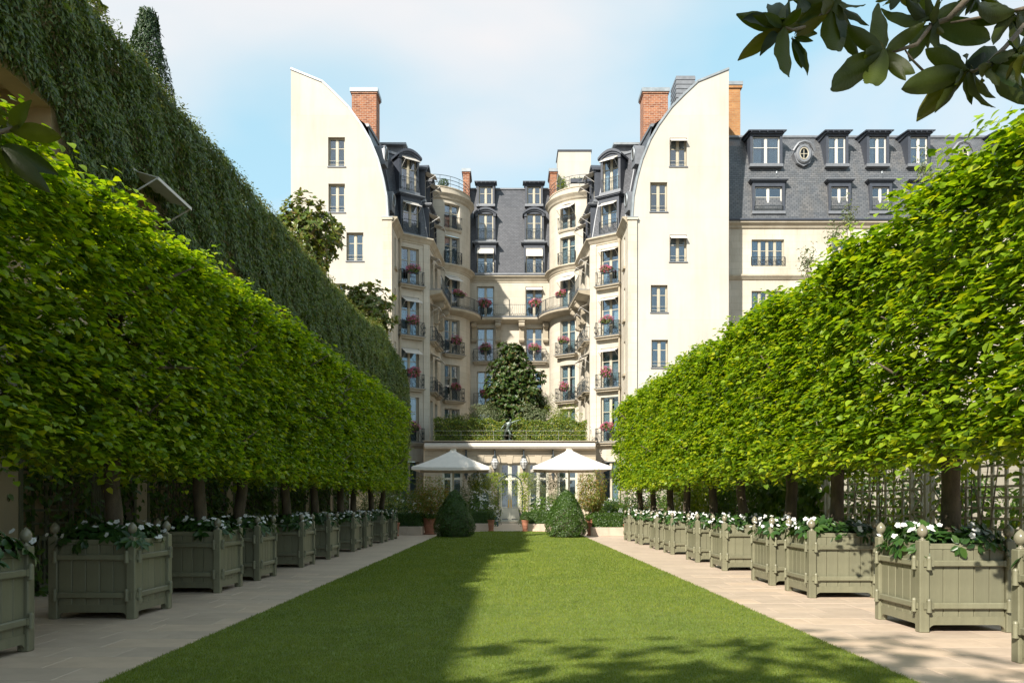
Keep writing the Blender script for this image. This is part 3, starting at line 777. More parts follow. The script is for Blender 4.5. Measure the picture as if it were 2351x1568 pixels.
FL = [(0.55, 4.35), (5.75, 8.95), (9.6, 12.45), (13.3, 16.1), (16.9, 19.6)]
FW, FWT = 1.40, 1.42
PINK = []                                     # where flower boxes hang
ROWN = {4: 'top row', 3: 'second row down', 2: 'third row down', 1: 'lowest row'}
CORN = 20.45
def tower_arc(s, a0, a1, k, Rr=3.0):
    return [(s * (6.3 - Rr * math.sin(a0 + (a1 - a0) * i / k)), 65.0 - Rr * math.cos(a0 + (a1 - a0) * i / k)) for i in range(k + 1)]
A0, A1 = math.asin(0.8 / 3), R(101.5)
def wing(s):
    side = 'left' if s < 0 else 'right'
    wall = MB()
    # gable front with its long curve
    cur = [(7.87 if False else 8.10, 20.3), (8.19, 21.8), (8.42, 23.0), (8.77, 24.3), (9.3, 25.6), (9.88, 26.6), (10.75, 27.8), (11.6, 28.66), (12.5, 29.5), (14.6, 30.35)]
    def top(x):
        for (x0, z0), (x1, z1) in zip(cur, cur[1:]):
            if x <= x1: return z0 + (z1 - z0) * max(0, (x - x0) / (x1 - x0))
        return cur[-1][1]
    if s < 0: gw = [(11.0, 12.12, 23.8, 25.75), (11.0, 12.1, 20.75, 22.65), (9.77, 10.9, 17.5, 19.4), (10.95, 12.05, 14.1, 16.0), (9.77, 10.9, 10.5, 12.4)]
    else: gw = [(10.66, 11.8, 23.8, 25.7), (9.36, 10.5, 20.78, 22.75), (10.66, 11.8, 17.45, 19.25), (9.40, 10.52, 14.08, 15.9), (9.45, 10.55, 10.4, 12.25)]
    us = sorted(set([c[0] for c in cur] + [v for o in gw for v in o[:2]]))
    for a, b in zip(us, us[1:]):
        ta, tb = top(a), top(b); lim = min(ta, tb)
        zs = sorted(set([0.0] + [v for o in gw for v in o[2:] if v < lim - 0.01]))
        um = (a + b) / 2
        for c, d in zip(zs, zs[1:]):
            if any(o[0] < um < o[1] and o[2] < (c + d) / 2 < o[3] for o in gw): continue
            wall.face([(s * a, 52, c), (s * b, 52, c), (s * b, 52, d), (s * a, 52, d)], 0, [(a, c), (b, c), (b, d), (a, d)])
        c = zs[-1]
        if not any(o[0] < um < o[1] and o[2] < c + 0.02 < o[3] for o in gw):
            wall.face([(s * a, 52, c), (s * b, 52, c), (s * b, 52, tb), (s * a, 52, ta)], 0, [(a, c), (b, c), (b, tb), (a, ta)])
    for u0, u1, z0, z1 in gw:
        f = lambda u, z, d=0.0: (s * u, 52 + d, z)
        for p, q in (((u0, z0), (u0, z1)), ((u1, z1), (u1, z0)), ((u0, z1), (u1, z1)), ((u1, z0), (u0, z0))):
            wall.face([f(*p), f(*q), f(*q, 0.34), f(*p, 0.34)], 1, [(0, 0), (0, 1), (.3, 1), (.3, 0)])
    # outer flank and back of the gable, body of the wing behind it
    wall.face([(s * 14.6, 52, 0), (s * 14.6, 74, 0), (s * 14.6, 74, 30.35), (s * 14.6, 52, 30.35)], 0, [(0, 0), (22, 0), (22, 30), (0, 30)])
    for (x0, z0), (x1, z1) in zip(cur, cur[1:]):
        wall.face([(s * x0, 52.45, z0 - 2), (s * x1, 52.45, z1 - 2), (s * x1, 52.45, z1), (s * x0, 52.45, z0)], 0)
    gable = wall.build('gable_wall', ['render', 'stone_trim'], HROOT, world=True)
    cop = MB()
    for i, ((x0, z0), (x1, z1)) in enumerate(zip(cur, cur[1:])):
        d = Vector((x1 - x0, z1 - z0)).normalized(); n = Vector((-d.y, d.x)); k = 0.13
        quad = [(x0, z0), (x1, z1), (x1 + n.x * k, z1 + n.y * k), (x0 + n.x * k, z0 + n.y * k)]
        quad = [(x - n.x * 0.10, z - n.y * 0.10) for x, z in quad]
        A = [(s * x, 51.93, z) for x, z in quad]; B = [(s * x, 52.6, z) for x, z in quad]
        cop.idx(A + B, [(0, 1, 2, 3), (7, 6, 5, 4), (0, 4, 5, 1), (1, 5, 6, 2), (2, 6, 7, 3), (3, 7, 4, 0)])
    cop.build('coping', 'zinc', HROOT, world=True)
    for i, (u0, u1, z0, z1) in enumerate(gw):
        x = s * (u0 + u1) / 2
        window(HROOT, (x, 52.24, z0), 0, u1 - u0 - 0.02, z1 - z0 - 0.02, curtain=(2, 1, 2, 1, 2)[i], bars=(0.66,), guard=True)
        sb = MB(); hw = (u1 - u0) / 2 + 0.06; sb.box(-hw, hw, -0.07, 0.2, -0.06, 0.0)
        sb.build('window_sill', 'lead_pale', HROOT, (x, 52, z0), world=True)
        if s > 0 and i in (0, 2): awning(HROOT, (x, 52.08, z1 - 0.10), 0, u1 - u0 - 0.05, 0.42, 0.20)
    # stone pier beside the gable
    p = MB(); x0, x1 = sorted((s * 8.46, s * 7.87))
    x0, x1 = (x0, x1 + 0.015) if s < 0 else (x0 - 0.015, x1); p.box(x0, x1, 51.86, 52.2, 0, 20.2, uv=True); p.box(x0 - 0.06, x1 + 0.06, 51.78, 52.6, 20.2, 20.34, uv=True)
    p.build('pier', 'stone', HROOT, world=True)
    cp = MB(); cp.box(x0 - 0.08, x1 + 0.08, 51.76, 52.65, 20.34, 20.39); cp.build('pier_cap', 'zinc', HROOT, world=True)
    # faces of the court
    st = MB()
    f, L, n, yaw = seg((s * 7.87, 52.1), (s * 7.87, 55.2))
    op = [(1.1, 1.75, z0 + 0.6, z1) for z0, z1 in FL[1:]]
    surf(st, f, [0, L], [0, CORN], op)
    for o in op:
        q = f((o[0] + o[1]) / 2, o[2], 0.2); window(HROOT, q, yaw, 0.65, o[3] - o[2], curtain=2)
        ss = MB(); ss.box(-0.42, 0.42, -0.14, 0.0, -0.16, 0); ss.build('window_sill', 'stone_trim', HROOT, f(1.42, o[2]), yaw, True)
    f, L, n, yaw = seg((s * 7.87, 55.2), (s * 5.87, 56.5))
    uc = 0.90
    op = [(uc - FW / 2, uc + FW / 2, z0, z1) for z0, z1 in FL]
    surf(st, f, [0, L], [0, CORN], op)
    # pilaster at the corner
    for a, b in ((1.93, 2.36),):
        st.face([f(a, 0, -0.06), f(b + 0.06, 0, -0.06), f(b + 0.06, CORN, -0.06), f(a, CORN, -0.06)], 0, [(a, 0), (b, 0), (b, CORN), (a, CORN)])
        st.face([f(a, 0, -0.06), f(a, 0, 0), f(a, CORN, 0), f(a, CORN, -0.06)], 0, [(0, 0), (.06, 0), (.06, CORN), (0, CORN)])
    for i, o in enumerate(op):
        window(HROOT, f(uc, o[2], 0.22), yaw, FW - 0.02, o[3] - o[2] - 0.02, curtain=(2, 1, 2, 1, 3)[i], bars=(0.68,))
        if i >= 1:
            balcony(HROOT, f(uc, o[2] - 0.04, 0), yaw, FW + 0.42, 0.42, {1: 'scroll', 2: 'scroll', 3: 'bombe', 4: 'band'}[i])
            bx = f(uc, o[2] + 0.86, -0.46); PINK.append((bx, yaw, i, side, f'{side} wing by the gable'))
        if i in ((2, 3) if s < 0 else (2, 3, 4)):
            awning(HROOT, f(uc, o[3] - 0.05, 0.1), yaw, FW - 0.08, 0.75 if s < 0 else 0.6, 0.42 if s < 0 else 0.25)
    f, L, n, yaw = seg((s * 5.87, 56.5), (s * 5.5, 62.1))
    cols = (1.25, 3.3)
    op = [(c - 0.6, c + 0.6, z0, z1) for c in cols for z0, z1 in FL]
    surf(st, f, [0, L], [0, CORN], op)
    for k, o in enumerate(op):
        uc = (o[0] + o[1]) / 2; i = k % 5
        window(HROOT, f(uc, o[2], 0.22), yaw, 1.18, o[3] - o[2] - 0.02, curtain=2)
        if i in (2, 3): balcony(HROOT, f(uc, o[2] - 0.04, 0), yaw, 1.45, 0.36, 'bombe' if i == 3 else 'scroll')
        if i in (2, 3, 4): awning(HROOT, f(uc, o[3] - 0.05, 0.1), yaw, 1.1, 0.75, 0.32)
    # round tower
    fT = lambda u, z, d=0.0: (s * (6.3 - (3.0 - d) * math.sin(u / 3.0)), 65.0 - (3.0 - d) * math.cos(u / 3.0), z)
    ac = R(35); uc = 3.0 * ac
    op = [(uc - FWT / 2, uc + FWT / 2, z0, z1) for z0, z1 in FL + [(20.55, 22.75), (23.35, 25.35)]]
    surf(st, fT, [3.0 * (R(-25) + (A1 - R(-25)) * i / 26) for i in range(27)], [0, 26.6], op)
    yawT = math.atan2(s * -math.sin(ac), math.cos(ac))
    for i, o in enumerate(op):
        window(HROOT, fT(uc, o[2], 0.30), yawT, FWT, o[3] - o[2], curtain=(1, 2, 1, 2, 1, 2, 1)[i], bars=(0.66,))
        if i in (2, 3):
            balcony(HROOT, fT(uc, o[2] - 0.04, 0.05), yawT, FWT + 0.35, 0.42, 'scroll')
        if i >= 5: juliet(HROOT, fT(uc, o[2] + 0.02, 0.02), yawT, FWT + 0.14, 0.92, 'scroll' if i == 5 else 'bars', 0.16)
        if i in (2, 3, 4): PINK.append((fT(uc, o[2] + 0.86, -0.5 if i < 4 else -0.95), yawT, i, side, f'{side} rounded corner'))
        if i == 4 or (s > 0 and i == 6): awning(HROOT, fT(uc, o[3] - 0.06, 0.12), yawT, FWT - 0.1, 0.7, 0.42)
    st.build('court_wall', 'stone', HROOT, world=True)
    tr = MB()
    tw = tower_arc(s, R(-25), A1, 24)
    sweep(tr, tw, [(0.0, 25.55), (0.05, 25.62), (0.10, 25.66), (0.16, 25.80), (0.26, 25.92), (0.34, 26.02), (0.34, 26.08), (0.0, 26.12)])
    sweep(tr, tw, [(0.0, 26.55), (0.05, 26.56), (0.05, 26.64), (-0.3, 26.66)])
    sweep(tr, tower_arc(s, ac - 0.27, ac + 0.27, 8), [(0.0, 23.12), (0.08, 23.16), (0.13, 23.26), (0.13, 23.34), (0.0, 23.36)])
    sweep(tr, tower_arc(s, ac - 0.29, ac + 0.29, 8), [(0.0, 20.40), (0.06, 20.42), (0.12, 20.46), (0.12, 20.53), (0.0, 20.55)])
    tr.build('tower_cornice', 'stone_trim', HROOT, world=True)
    # rail on the tower top
    rl = MB(); ring = tower_arc(s, R(-20), R(95), 20, 2.9)
    for z in (26.95, 27.25, 27.55): rl.tube([(x, y, z) for x, y in ring], 0.022, 4)
    for x, y in ring[::3]: rl.tube([(x, y, 26.6), (x, y, 27.55)], 0.022, 4)
    rl.build('terrace_railing', 'iron', HROOT, world=True)
    dk = MB(); dk.face([(x, y, 26.58) for x, y in tower_arc(s, R(-25), A1, 16)] + [(s * 5, 67, 26.58), (s * 9, 67, 26.58)]); dk.build('tower_deck', 'zinc', HROOT, world=True)
    # mansard of the wing
    base = [(s * 8.35, 52.3), (s * 8.0, 55.1), (s * 5.97, 56.45), (s * 5.6, 62.1)]
    topp = [(s * 9.55, 52.3), (s * 9.2, 56.0), (s * 7.15, 57.5), (s * 6.9, 64.0)]
    ro = MB()
    prof = [(0, 20.5), (0.28, 22.0), (0.55, 23.6), (0.80, 25.3), (1.0, 26.7)]
    inset = lambda i, t: (base[i][0] + (topp[i][0] - base[i][0]) * (t ** 1.25), base[i][1] + (topp[i][1] - base[i][1]) * (t ** 1.25))
    L = 0
    for i in range(3):
        l = (Vector(base[i + 1]) - Vector(base[i])).length
        for (t0, z0), (t1, z1) in zip(prof, prof[1:]):
            a, b, c, d = inset(i, t0), inset(i + 1, t0), inset(i + 1, t1), inset(i, t1)
            ro.face([(*a, z0), (*b, z0), (*c, z1), (*d, z1)], 0, [(L, z0), (L + l, z0), (L + l, z1), (L, z1)])
        L += l
    ridge = [(s * 13.5, 52.4), (s * 13.5, 56.5), (s * 13.0, 60), (s * 12.5, 64)]
    for i in range(3):
        ro.face([(*topp[i], 26.7), (*topp[i + 1], 26.7), (*ridge[i + 1], 29.4), (*ridge[i], 29.4)], 0, [(0, 0), (3, 0), (3, 5), (0, 5)])
    ro.build('mansard_roof', 'slate', HROOT, world=True)
    ed = MB()
    for i in (1, 2): ed.tube([(*inset(i, t), z + 0.01) for t, z in prof], 0.05, 5)
    sweep(ed, base, [(0.02, 20.45), (0.10, 20.46), (0.10, 20.58), (-0.02, 20.60)])
    sweep(ed, topp, [(-0.05, 26.60), (0.10, 26.62), (0.12, 26.78), (-0.2, 26.84)])
    ed.build('roof_flashing', 'lead_pale', HROOT, world=True)
    fb, Lb, nb, yb = seg(base[1], base[2])
    dormer(HROOT, fb(1.12, 20.62, 0.0), yb, 1.28, 2.25, 0.9, 'flat', rail='scroll', awn=(0.55, 0.28), curtain=1)
    dormer(HROOT, fb(1.12, 23.75, 0.30), yb, 1.22, 2.45, 1.3, 'arch', rail='bars', awn=(0.7, 0.4), curtain=3)
    fb, Lb, nb, yb = seg(base[2], base[3])
    for u in (1.3, 3.4):
        dormer(HROOT, fb(u, 20.62, 0.0), yb, 1.1, 2.1, 0.8, 'flat', awn=(0.8, 0.35), curtain=3)
        dormer(HROOT, fb(u, 23.6, 0.30), yb, 1.05, 2.2, 1.2, 'arch', awn=(0.8, 0.35), curtain=3)
    # small hooded round dormers on the return
    fb, Lb, nb, yb = seg(base[0], base[1])
    for z, d in ((21.4, 0.12), (24.6, 0.62)):
        mb = MB(); k = 10
        arc = [(-0.42 * math.cos(math.pi * i / k), 1.0 + 0.42 * math.sin(math.pi * i / k)) for i in range(k + 1)]
        mb.prism([(-0.42, 0.0)] + arc + [(0.42, 0.0)], -0.25, 0.8, 0)
        ring = [(0.3 * math.cos(t * math.pi / 6), -0.27, 0.85 + 0.42 * math.sin(t * math.pi / 6)) for t in range(12)]
        mb.tube(ring, 0.06, 5, 1, closed=True); mb.face([(x, -0.262, z) for x, _, z in ring], 2)
        mb.build('oeil_dormer', ['lead_pale', 'zinc', 'room'], HROOT, fb(1.5, z, d), yb, True, 'auto')
    # zinc shed dormer high on the roof
    mb = MB(); xa, xb = sorted((s * 9.6, s * 7.95))
    mb.box(xa, xb, 58.2, 61.5, 26.6, 28.0, 0)
    mb.prism([(57.8, 27.95), (62, 28.55), (62, 28.7), (57.8, 28.10)], xa - 0.25, xb + 0.25, 1, 'x')
    mb.build('roof_shed', ['lead_pale', 'zinc'], HROOT, world=True)
    # brick chimney
    def chimney(x0, x1, y0, y1, z0, z1, mat='brick', name='chimney'):
        mb = MB(); mb.box(x0, x1, y0, y1, z0, z1, 0, True)
        mb.box(x0 - 0.06, x1 + 0.06, y0 - 0.06, y1 + 0.06, z1 - 0.02, z1 + 0.10, 0, True)
        o = mb.build(name, mat, HROOT, world=True)
        cb = MB(); cb.box(x0 - 0.12, x1 + 0.12, y0 - 0.12, y1 + 0.12, z1 + 0.10, z1 + 0.36); q = cb.build('cap', 'zinc'); q.parent = o; q.matrix_parent_inverse = Matrix()
        q.matrix_parent_inverse = Matrix.Identity(4)
        return o
    xa, xb = sorted((s * 11.15, s * 9.42)); chimney(xa, xb, 55.0, 56.4, 24.5, 30.25)
    xa, xb = sorted((s * 3.96, s * 3.42)); chimney(xa, xb, 66.0, 68.0, 24.0, 29.3)
    # drain pipes
    for (x, y), z1 in (((s * 7.72, 55.02), 20.0), ((s * 3.5, 65.15), 19.9)):
        mb = MB(); mb.tube([(x, y, 0), (x, y, z1 - 0.25)], 0.07, 8); mb.lathe([(0.07, z1 - 0.3), (0.13, z1 - 0.1), (0.13, z1)], 8, x, y)
        for z in range(2, 20, 3): mb.lathe([(0.085, z), (0.085, z + 0.08)], 8, x, y)
        mb.build('drain_pipe', 'stone_pale', HROOT, world=True, smooth='auto')
wing(-1); wing(1)

# centre of the court
cw = MB()
f, L, n, yaw = seg((-3.36, 65.6), (3.36, 65.6))
op = [(3.36 + x - 0.73, 3.36 + x + 0.73, z0, z1) for x in (-2.05, 2.05) for z0, z1 in FL]
surf(cw, f, [0, L], [0, CORN], op)
cw.build('court_wall', 'stone', HROOT, world=True)
for k, o in enumerate(op):
    i = k % 5; uc = (o[0] + o[1]) / 2; sd = 'left' if k < 5 else 'right'
    window(HROOT, f(uc, o[2], 0.22), yaw, 1.44, o[3] - o[2] - 0.02, curtain=2 if i != 4 else 1, cmat='curtain_white', bars=(0.68,))
    if i in (2, 3): balcony(HROOT, f(uc, o[2] - 0.04, 0), yaw, 1.95, 0.42, 'bombe' if i == 3 else 'scroll')
    if i in (2, 3, 4): PINK.append((f(uc, o[2] + 0.88, -0.5 if i < 4 else -0.95), yaw, i, sd, f'{sd} window of the back wall'))
    if i == 4 and sd == 'right': awning(HROOT, f(uc, o[3] - 0.05, 0.1), yaw, 1.36, 0.5, 0.3)
# long path round the court
PR = [(s_x, s_y) for s_x, s_y in [(3.36, 65.6)]] + tower_arc(1, A1, A0, 14)[1:] + [(5.87, 56.5)]
full = [(-x, y) for x, y in PR[::-1]] + PR
outer = [(-7.87, 51.9), (-7.87, 55.2)] + full + [(7.87, 55.2), (7.87, 51.9)]
co = MB(); c2 = MB()
sweep(co, outer, [(0.0, 19.90), (0.05, 19.93), (0.05, 20.02), (0.12, 20.08), (0.22, 20.22), (0.34, 20.32), (0.38, 20.34), (0.38, 20.43), (0.0, 20.46)])
sweep(c2, outer, [(0.0, 5.30), (0.08, 5.33), (0.14, 5.42), (0.14, 5.52), (0.0, 5.55)])
co.build('cornice', 'stone_trim', HROOT, world=True); c2.build('string_course', 'stone_trim', HROOT, world=True)
lb = MB()
sweep(lb, full, [(0.0, 16.42), (0.55, 16.52), (0.86, 16.60), (0.92, 16.66), (0.92, 16.80), (0.0, 16.82)], 0)
sweep(lb, full, [(0.0, 16.824), (0.96, 16.804), (0.96, 16.864), (0.0, 16.87)], 1)
LB = lb.build('long_balcony', ['stone_trim', 'lead_pale'], HROOT, world=True)
rp = offset_path(full, 0.88)
rm = MB()
for a, b in zip(rp, rp[1:]):
    d = Vector(b) - Vector(a); l = d.length
    if l > 0.2: railing_panel(rm, l, 0.98, 'band', Matrix.Translation((*a, 16.87)) @ Matrix.Rotation(math.atan2(d.y, d.x), 4, 'Z'))
o = rm.build('railing', 'iron', LB); 
# fan shaped dividers on the long balcony
for x in (-0.05, 3.0, -3.0):
    mb = MB()
    for t in range(0, 8): mb.tube([(0, 0, 0.05), (0, -0.85 * math.cos(t * math.pi / 14), 0.05 + 1.5 * math.sin(t * math.pi / 14))], 0.012, 3)
    mb.tube([(0, 0.0, 0), (0, 0.0, 1.65)], 0.02, 4)
    mb.build('divider', 'iron', LB, (x, 65.55, 16.87))
# scroll brackets under it
prof = [(0, 0), (0.72, 0), (0.80, -0.10), (0.78, -0.34), (0.62, -0.46), (0.46, -0.44), (0.38, -0.60), (0.36, -0.95), (0.34, -1.25), (0.40, -1.40), (0.34, -1.58), (0.16, -1.62), (0, -1.55)]
def bracket(x, y, rz, z=16.45):
    mb = MB(); mb.prism([(-a, b) for a, b in prof], -0.20, 0.20, 0, 'x')
    mb.box(-0.26, 0.26, -0.84, 0, 0.0, 0.10)
    mb.tube([(-0.24, -0.64, -0.22), (0.24, -0.64, -0.22)], 0.19, 10); mb.tube([(-0.23, -0.30, -1.42), (0.23, -0.30, -1.42)], 0.13, 10)
    mb.build('bracket', 'stone_trim', HROOT, (x, y, z), rz, True)
for x in (-3.0, -0.98, 0.98, 3.0): bracket(x, 65.6, 0)
for s in (-1, 1):
    f, L, n, yaw = seg((s * 5.87, 56.5), (s * 5.5, 62.1))
    for u in (2.3, 4.6): bracket(*f(u, 0)[:2], yaw)
# centre roof
ro = MB(); prof2 = [(65.55, 20.5), (65.8, 22.4), (66.1, 24.5), (66.5, 26.6), (66.95, 28.3)]
for (y0, z0), (y1, z1) in zip(prof2, prof2[1:]): ro.face([(-3.6, y0, z0), (3.6, y0, z0), (3.6, y1, z1), (-3.6, y1, z1)], 0, [(0, z0), (7.2, z0), (7.2, z1), (0, z1)])
ro.face([(-3.6, 66.95, 28.3), (3.6, 66.95, 28.3), (3.6, 70, 28.8), (-3.6, 70, 28.8)])
ro.build('mansard_roof', 'slate', HROOT, world=True)
mb = MB(); mb.tube([(-3.6, 66.93, 28.32), (3.6, 66.93, 28.32)], 0.10, 6); mb.box(-3.6, 3.6, 65.15, 65.6, 20.46, 20.60); mb.build('roof_flashing', 'lead_pale', HROOT, world=True)
for x, sd in ((-2.05, 0), (2.05, 1)):
    dormer(HROOT, (x, 65.35, 20.62), 0, 1.42, 2.1, 0.9, 'flat', rail='scroll', awn=(0.55, 0.5) if sd == 0 else (0.25, 0.62), curtain=2)
    dormer(HROOT, (x, 65.75, 23.55), 0, 1.30, 2.2, 1.3, 'arch', rail='bars', curtain=2)
    dormer(HROOT, (x, 66.2, 26.75), 0, 1.15, 1.5, 1.2, 'shed', bars=(0.62,), curtain=1)
# cream stair block behind the right tower, louvred vent behind the right gable
mb = MB(); mb.box(4.15, 6.95, 66.8, 69, 24, 31.5, uv=True); o = mb.build('stair_block', 'render', HROOT, world=True)
mb = MB(); mb.box(4.08, 7.02, 66.72, 69.1, 31.5, 31.62); mb.build('stair_block_cap', 'lead', HROOT, world=True)
mb = MB(); mb.box(11.78, 13.1, 55.2, 57, 26, 31.6)
for i in range(17): mb.box(11.75, 13.13, 55.16, 57.04, 26.2 + i * 0.32, 26.2 + i * 0.32 + 0.2)
mb.build('roof_vent', 'lead_pale', HROOT, world=True)
mb = MB(); mb.box(-6.3, 6.3, 66.4, 74, 0, 20, uv=True); mb.build('rear_body', 'stone', HROOT, world=True)

# ---- ground floor front with its terrace on top
GY = 54.0
gf = MB()
f = lambda u, z, d=0.0: (-5.95 + u, GY + d, z)
gcx = (-4.0, -2.03, 0.0, 1.97, 4.0)
op = [(5.95 + x - 0.72, 5.95 + x + 0.72, 0.12 if x else 0.12, 4.12) for x in gcx]
surf(gf, f, [0, 11.9], [0, 5.5], op, 0.30)
gf.face([(-5.95, GY, 5.5), (5.95, GY, 5.5), (5.95, 66, 5.5), (-5.95, 66, 5.5)], 0, [(0, 0), (12, 0), (12, 12), (0, 12)])
gwall = gf.build('front_wall', 'stone_pale', HROOT, world=True)
# stone courses standing proud, with open joints between them
spans = [(0, op[0][0])] + [(a[1], b[0]) for a, b in zip(op, op[1:])] + [(op[-1][1], 11.9)]
cz = 0.12; CC = {}
while cz < 4.9:
    hh = 0.46
    if cz + hh <= 4.14:
        for a, b in spans:
            key = round(b - a, 3)
            if key not in CC:
                mb = MB(); mb.cbox(-key / 2, key / 2, -0.045, 0.0, 0, hh - 0.025, 0.012); CC[key] = mb.mesh('stone_course', 'stone_pale')
            ob('stone_course', CC[key], HROOT, (-5.95 + (a + b) / 2, GY, cz), 0, True)
    cz += hh
mb = MB(); mb.cbox(-5.95, 5.95, -0.05, 0, 4.16, 4.62, 0.012); mb.build('stone_course', 'stone_pale', HROOT, (0, GY, 0), 0, True)
mb = MB(); mb.cbox(-5.95, 5.95, -0.045, 0, 4.645, 4.98, 0.012); mb.build('stone_course', 'stone_pale', HROOT, (0, GY, 0), 0, True)
for x in gcx:
    mb = MB(); mb.prism([(-0.16, 4.10), (0.16, 4.10), (0.24, 4.66), (-0.24, 4.66)], GY - 0.09, GY, 0); mb.build('keystone', 'stone_pale', HROOT, (x, 0, 0), 0, True)
    o = window(HROOT, (x, GY + 0.16, 0.12), 0, 1.42, 3.98, 'frame_sage', (0.24, 0.74) if not x else (0.12, 0.74), 2, 2 if x else 2, 'curtain', name='french_window' if x else 'door', transom=0.74)
    if not x:
        hb = MB()
        for sx in (-0.09, 0.09):
            hb.tube([(sx, -0.06, 1.0), (sx, -0.06, 1.45)], 0.018, 6); hb.box(sx - 0.03, sx + 0.03, -0.02, 0.0, 0.95, 1.5)
        hb.build('handle', 'gold', o)
        pb = MB()
        for sx in (-0.33, 0.33): pb.cbox(sx - 0.24, sx + 0.24, 0.0, 0.05, 0.16, 0.90, 0.02)
        pb.build('door_panel', 'frame_sage', o)
mb = MB()
sweep(mb, [(-5.95, GY), (5.95, GY)], [(0.0, 4.98), (0.07, 5.02), (0.16, 5.10), (0.22, 5.16), (0.22, 5.50), (0.0, 5.56)])
mb.build('cornice', 'stone_pale', HROOT, world=True)
mb = MB()                                     # rolled awning cassette
mb.prism([(-0.02, 5.10), (-0.34, 5.12), (-0.46, 5.26), (-0.46, 5.40), (-0.34, 5.52), (-0.02, 5.54)], -5.85, 5.85, 0, 'x')
mb.box(-5.85, 5.85, -0.475, -0.44, 5.38, 5.43, 1)
o = mb.build('rolled_awning', ['canvas', 'white_metal'], HROOT, (0, GY - 0.22, 0), 0, True)
mb = MB(); mb.box(-5.95, 5.95, GY - 0.72, GY + 0.4, 5.58, 5.64); mb.build('terrace_edge', 'stone_trim', HROOT, world=True)
mb = MB()
for z in (6.05, 6.35): mb.tube([(-5.6, GY - 0.35, z), (5.6, GY - 0.35, z)], 0.003 if z < 6.2 else 0.005, 4)
for i in range(6): mb.tube([(-5.6 + i * 2.24, GY - 0.35, 5.6), (-5.6 + i * 2.24, GY - 0.35, 6.35)], 0.005, 4)
mb.build('terrace_railing', 'white_metal', HROOT, world=True)
mb = MB(); mb.cbox(-5.9, 5.9, GY - 1.1, GY - 0.05, -0.02, 0.11, 0.01); mb.build('door_step', 'stone_pale', HROOT, world=True)

# ================================================================== neighbour on the right
NR = thing('neighbour_building', 'old slate mansard building with cream wall behind the right gable', 'building', (24, 55, 0))
NY = 54.6; PXM = NY / 1790
nx = lambda px: (px - 1170) * PXM
nz = lambda py: 1.3 + (1157 - py) * PXM
wl = MB(); f = lambda u, z, d=0.0: (u, NY + d, z)
wins = [(nx(1725), nx(1800)), (nx(1910), nx(1948)), (nx(2004), nx(2042)), (nx(2098), nx(2136))]
op = [(a, b, nz(611), nz(550)) for a, b in wins] + [(a, b, nz(730), nz(668)) for a, b in wins]
surf(wl, f, [14.55, 44], [0, 21.1], op)
wl.face([(44, NY, 0), (44, NY + 12, 0), (44, NY + 12, 27), (44, NY, 21)])
wl.build('wall', 'stone', NR, world=True)
for a, b, z0, z1 in op:
    window(NR, ((a + b) / 2, NY + 0.2, z0), 0, b - a, z1 - z0, 'frame', (0.6,), 4 if b - a > 1.8 else 2, 1, 'curtain_white')
    juliet(NR, ((a + b) / 2, NY - 0.02, z0 + 0.02), 0, b - a + 0.06, 0.6)
mb = MB()
P = [(14.55, NY), (44, NY)]
sweep(mb, P, [(0, 20.55), (0.1, 20.6), (0.16, 20.75), (0.32, 20.86), (0.36, 20.9), (0.36, 21.0), (0, 21.02)])
mb.build('cornice', 'stone_trim', NR, world=True); mb = MB()
sweep(mb, P, [(0, 16.95), (0.08, 17.0), (0.2, 17.15), (0.26, 17.2), (0.26, 17.32), (0, 17.36)])
mb.build('string_course', 'stone_trim', NR, world=True)
mb = MB(); mb.tube([(14.6, NY - 0.36, 21.08), (44, NY - 0.36, 21.08)], 0.10, 8); mb.build('gutter', 'lead', NR, world=True)
mb = MB(); mb.tube([(14.85, NY - 0.1, 0), (14.85, NY - 0.1, 20.6)], 0.07, 8); mb.build('drain_pipe', 'lead_pale', NR, world=True)
ro = MB(); pr = [(NY - 0.12, 21.1), (NY + 0.15, 23.2), (NY + 0.55, 25.2), (NY + 1.2, 26.9), (NY + 1.9, 27.8)]
L = 0
for (y0, z0), (y1, z1) in zip(pr, pr[1:]):
    l = math.hypot(y1 - y0, z1 - z0)
    ro.face([(14.6, y0, z0), (44, y0, z0), (44, y1, z1), (14.6, y1, z1)], 0, [(0, L), (29, L), (29, L + l), (0, L + l)]); L += l
ro.face([(14.6, pr[-1][0], 27.8), (44, pr[-1][0], 27.8), (44, 66, 28.4), (14.6, 66, 28.4)])
ro.build('mansard_roof', 'slate_old', NR, world=True)
mb = MB(); mb.tube([(14.6, NY + 1.86, 27.84), (44, NY + 1.86, 27.84)], 0.13, 8); mb.build('roof_flashing', 'lead_pale', NR, world=True)
for a, b in ((1730, 1793), (1905, 1945), (1999, 2039), (2094, 2134), (2300, 2340)):
    dormer(NR, (nx((a + b) / 2), NY + 0.25, nz(373)), 0, nx(b) - nx(a), nz(310) - nz(373), 1.6, 'shed', bars=(0.62,), curtain=1, frame='frame_white')
    dormer(NR, (nx((a + b) / 2) + 0.05, NY - 0.08, nz(486)), 0, nx(b) - nx(a), nz(430) - nz(486), 0.9, 'flat', bars=(0.6,), curtain=1, frame='frame_white', rail=None)
    juliet(NR, (nx((a + b) / 2) + 0.05, NY - 0.1, nz(486)), 0, nx(b) - nx(a) + 0.05, 0.34, 'bars')
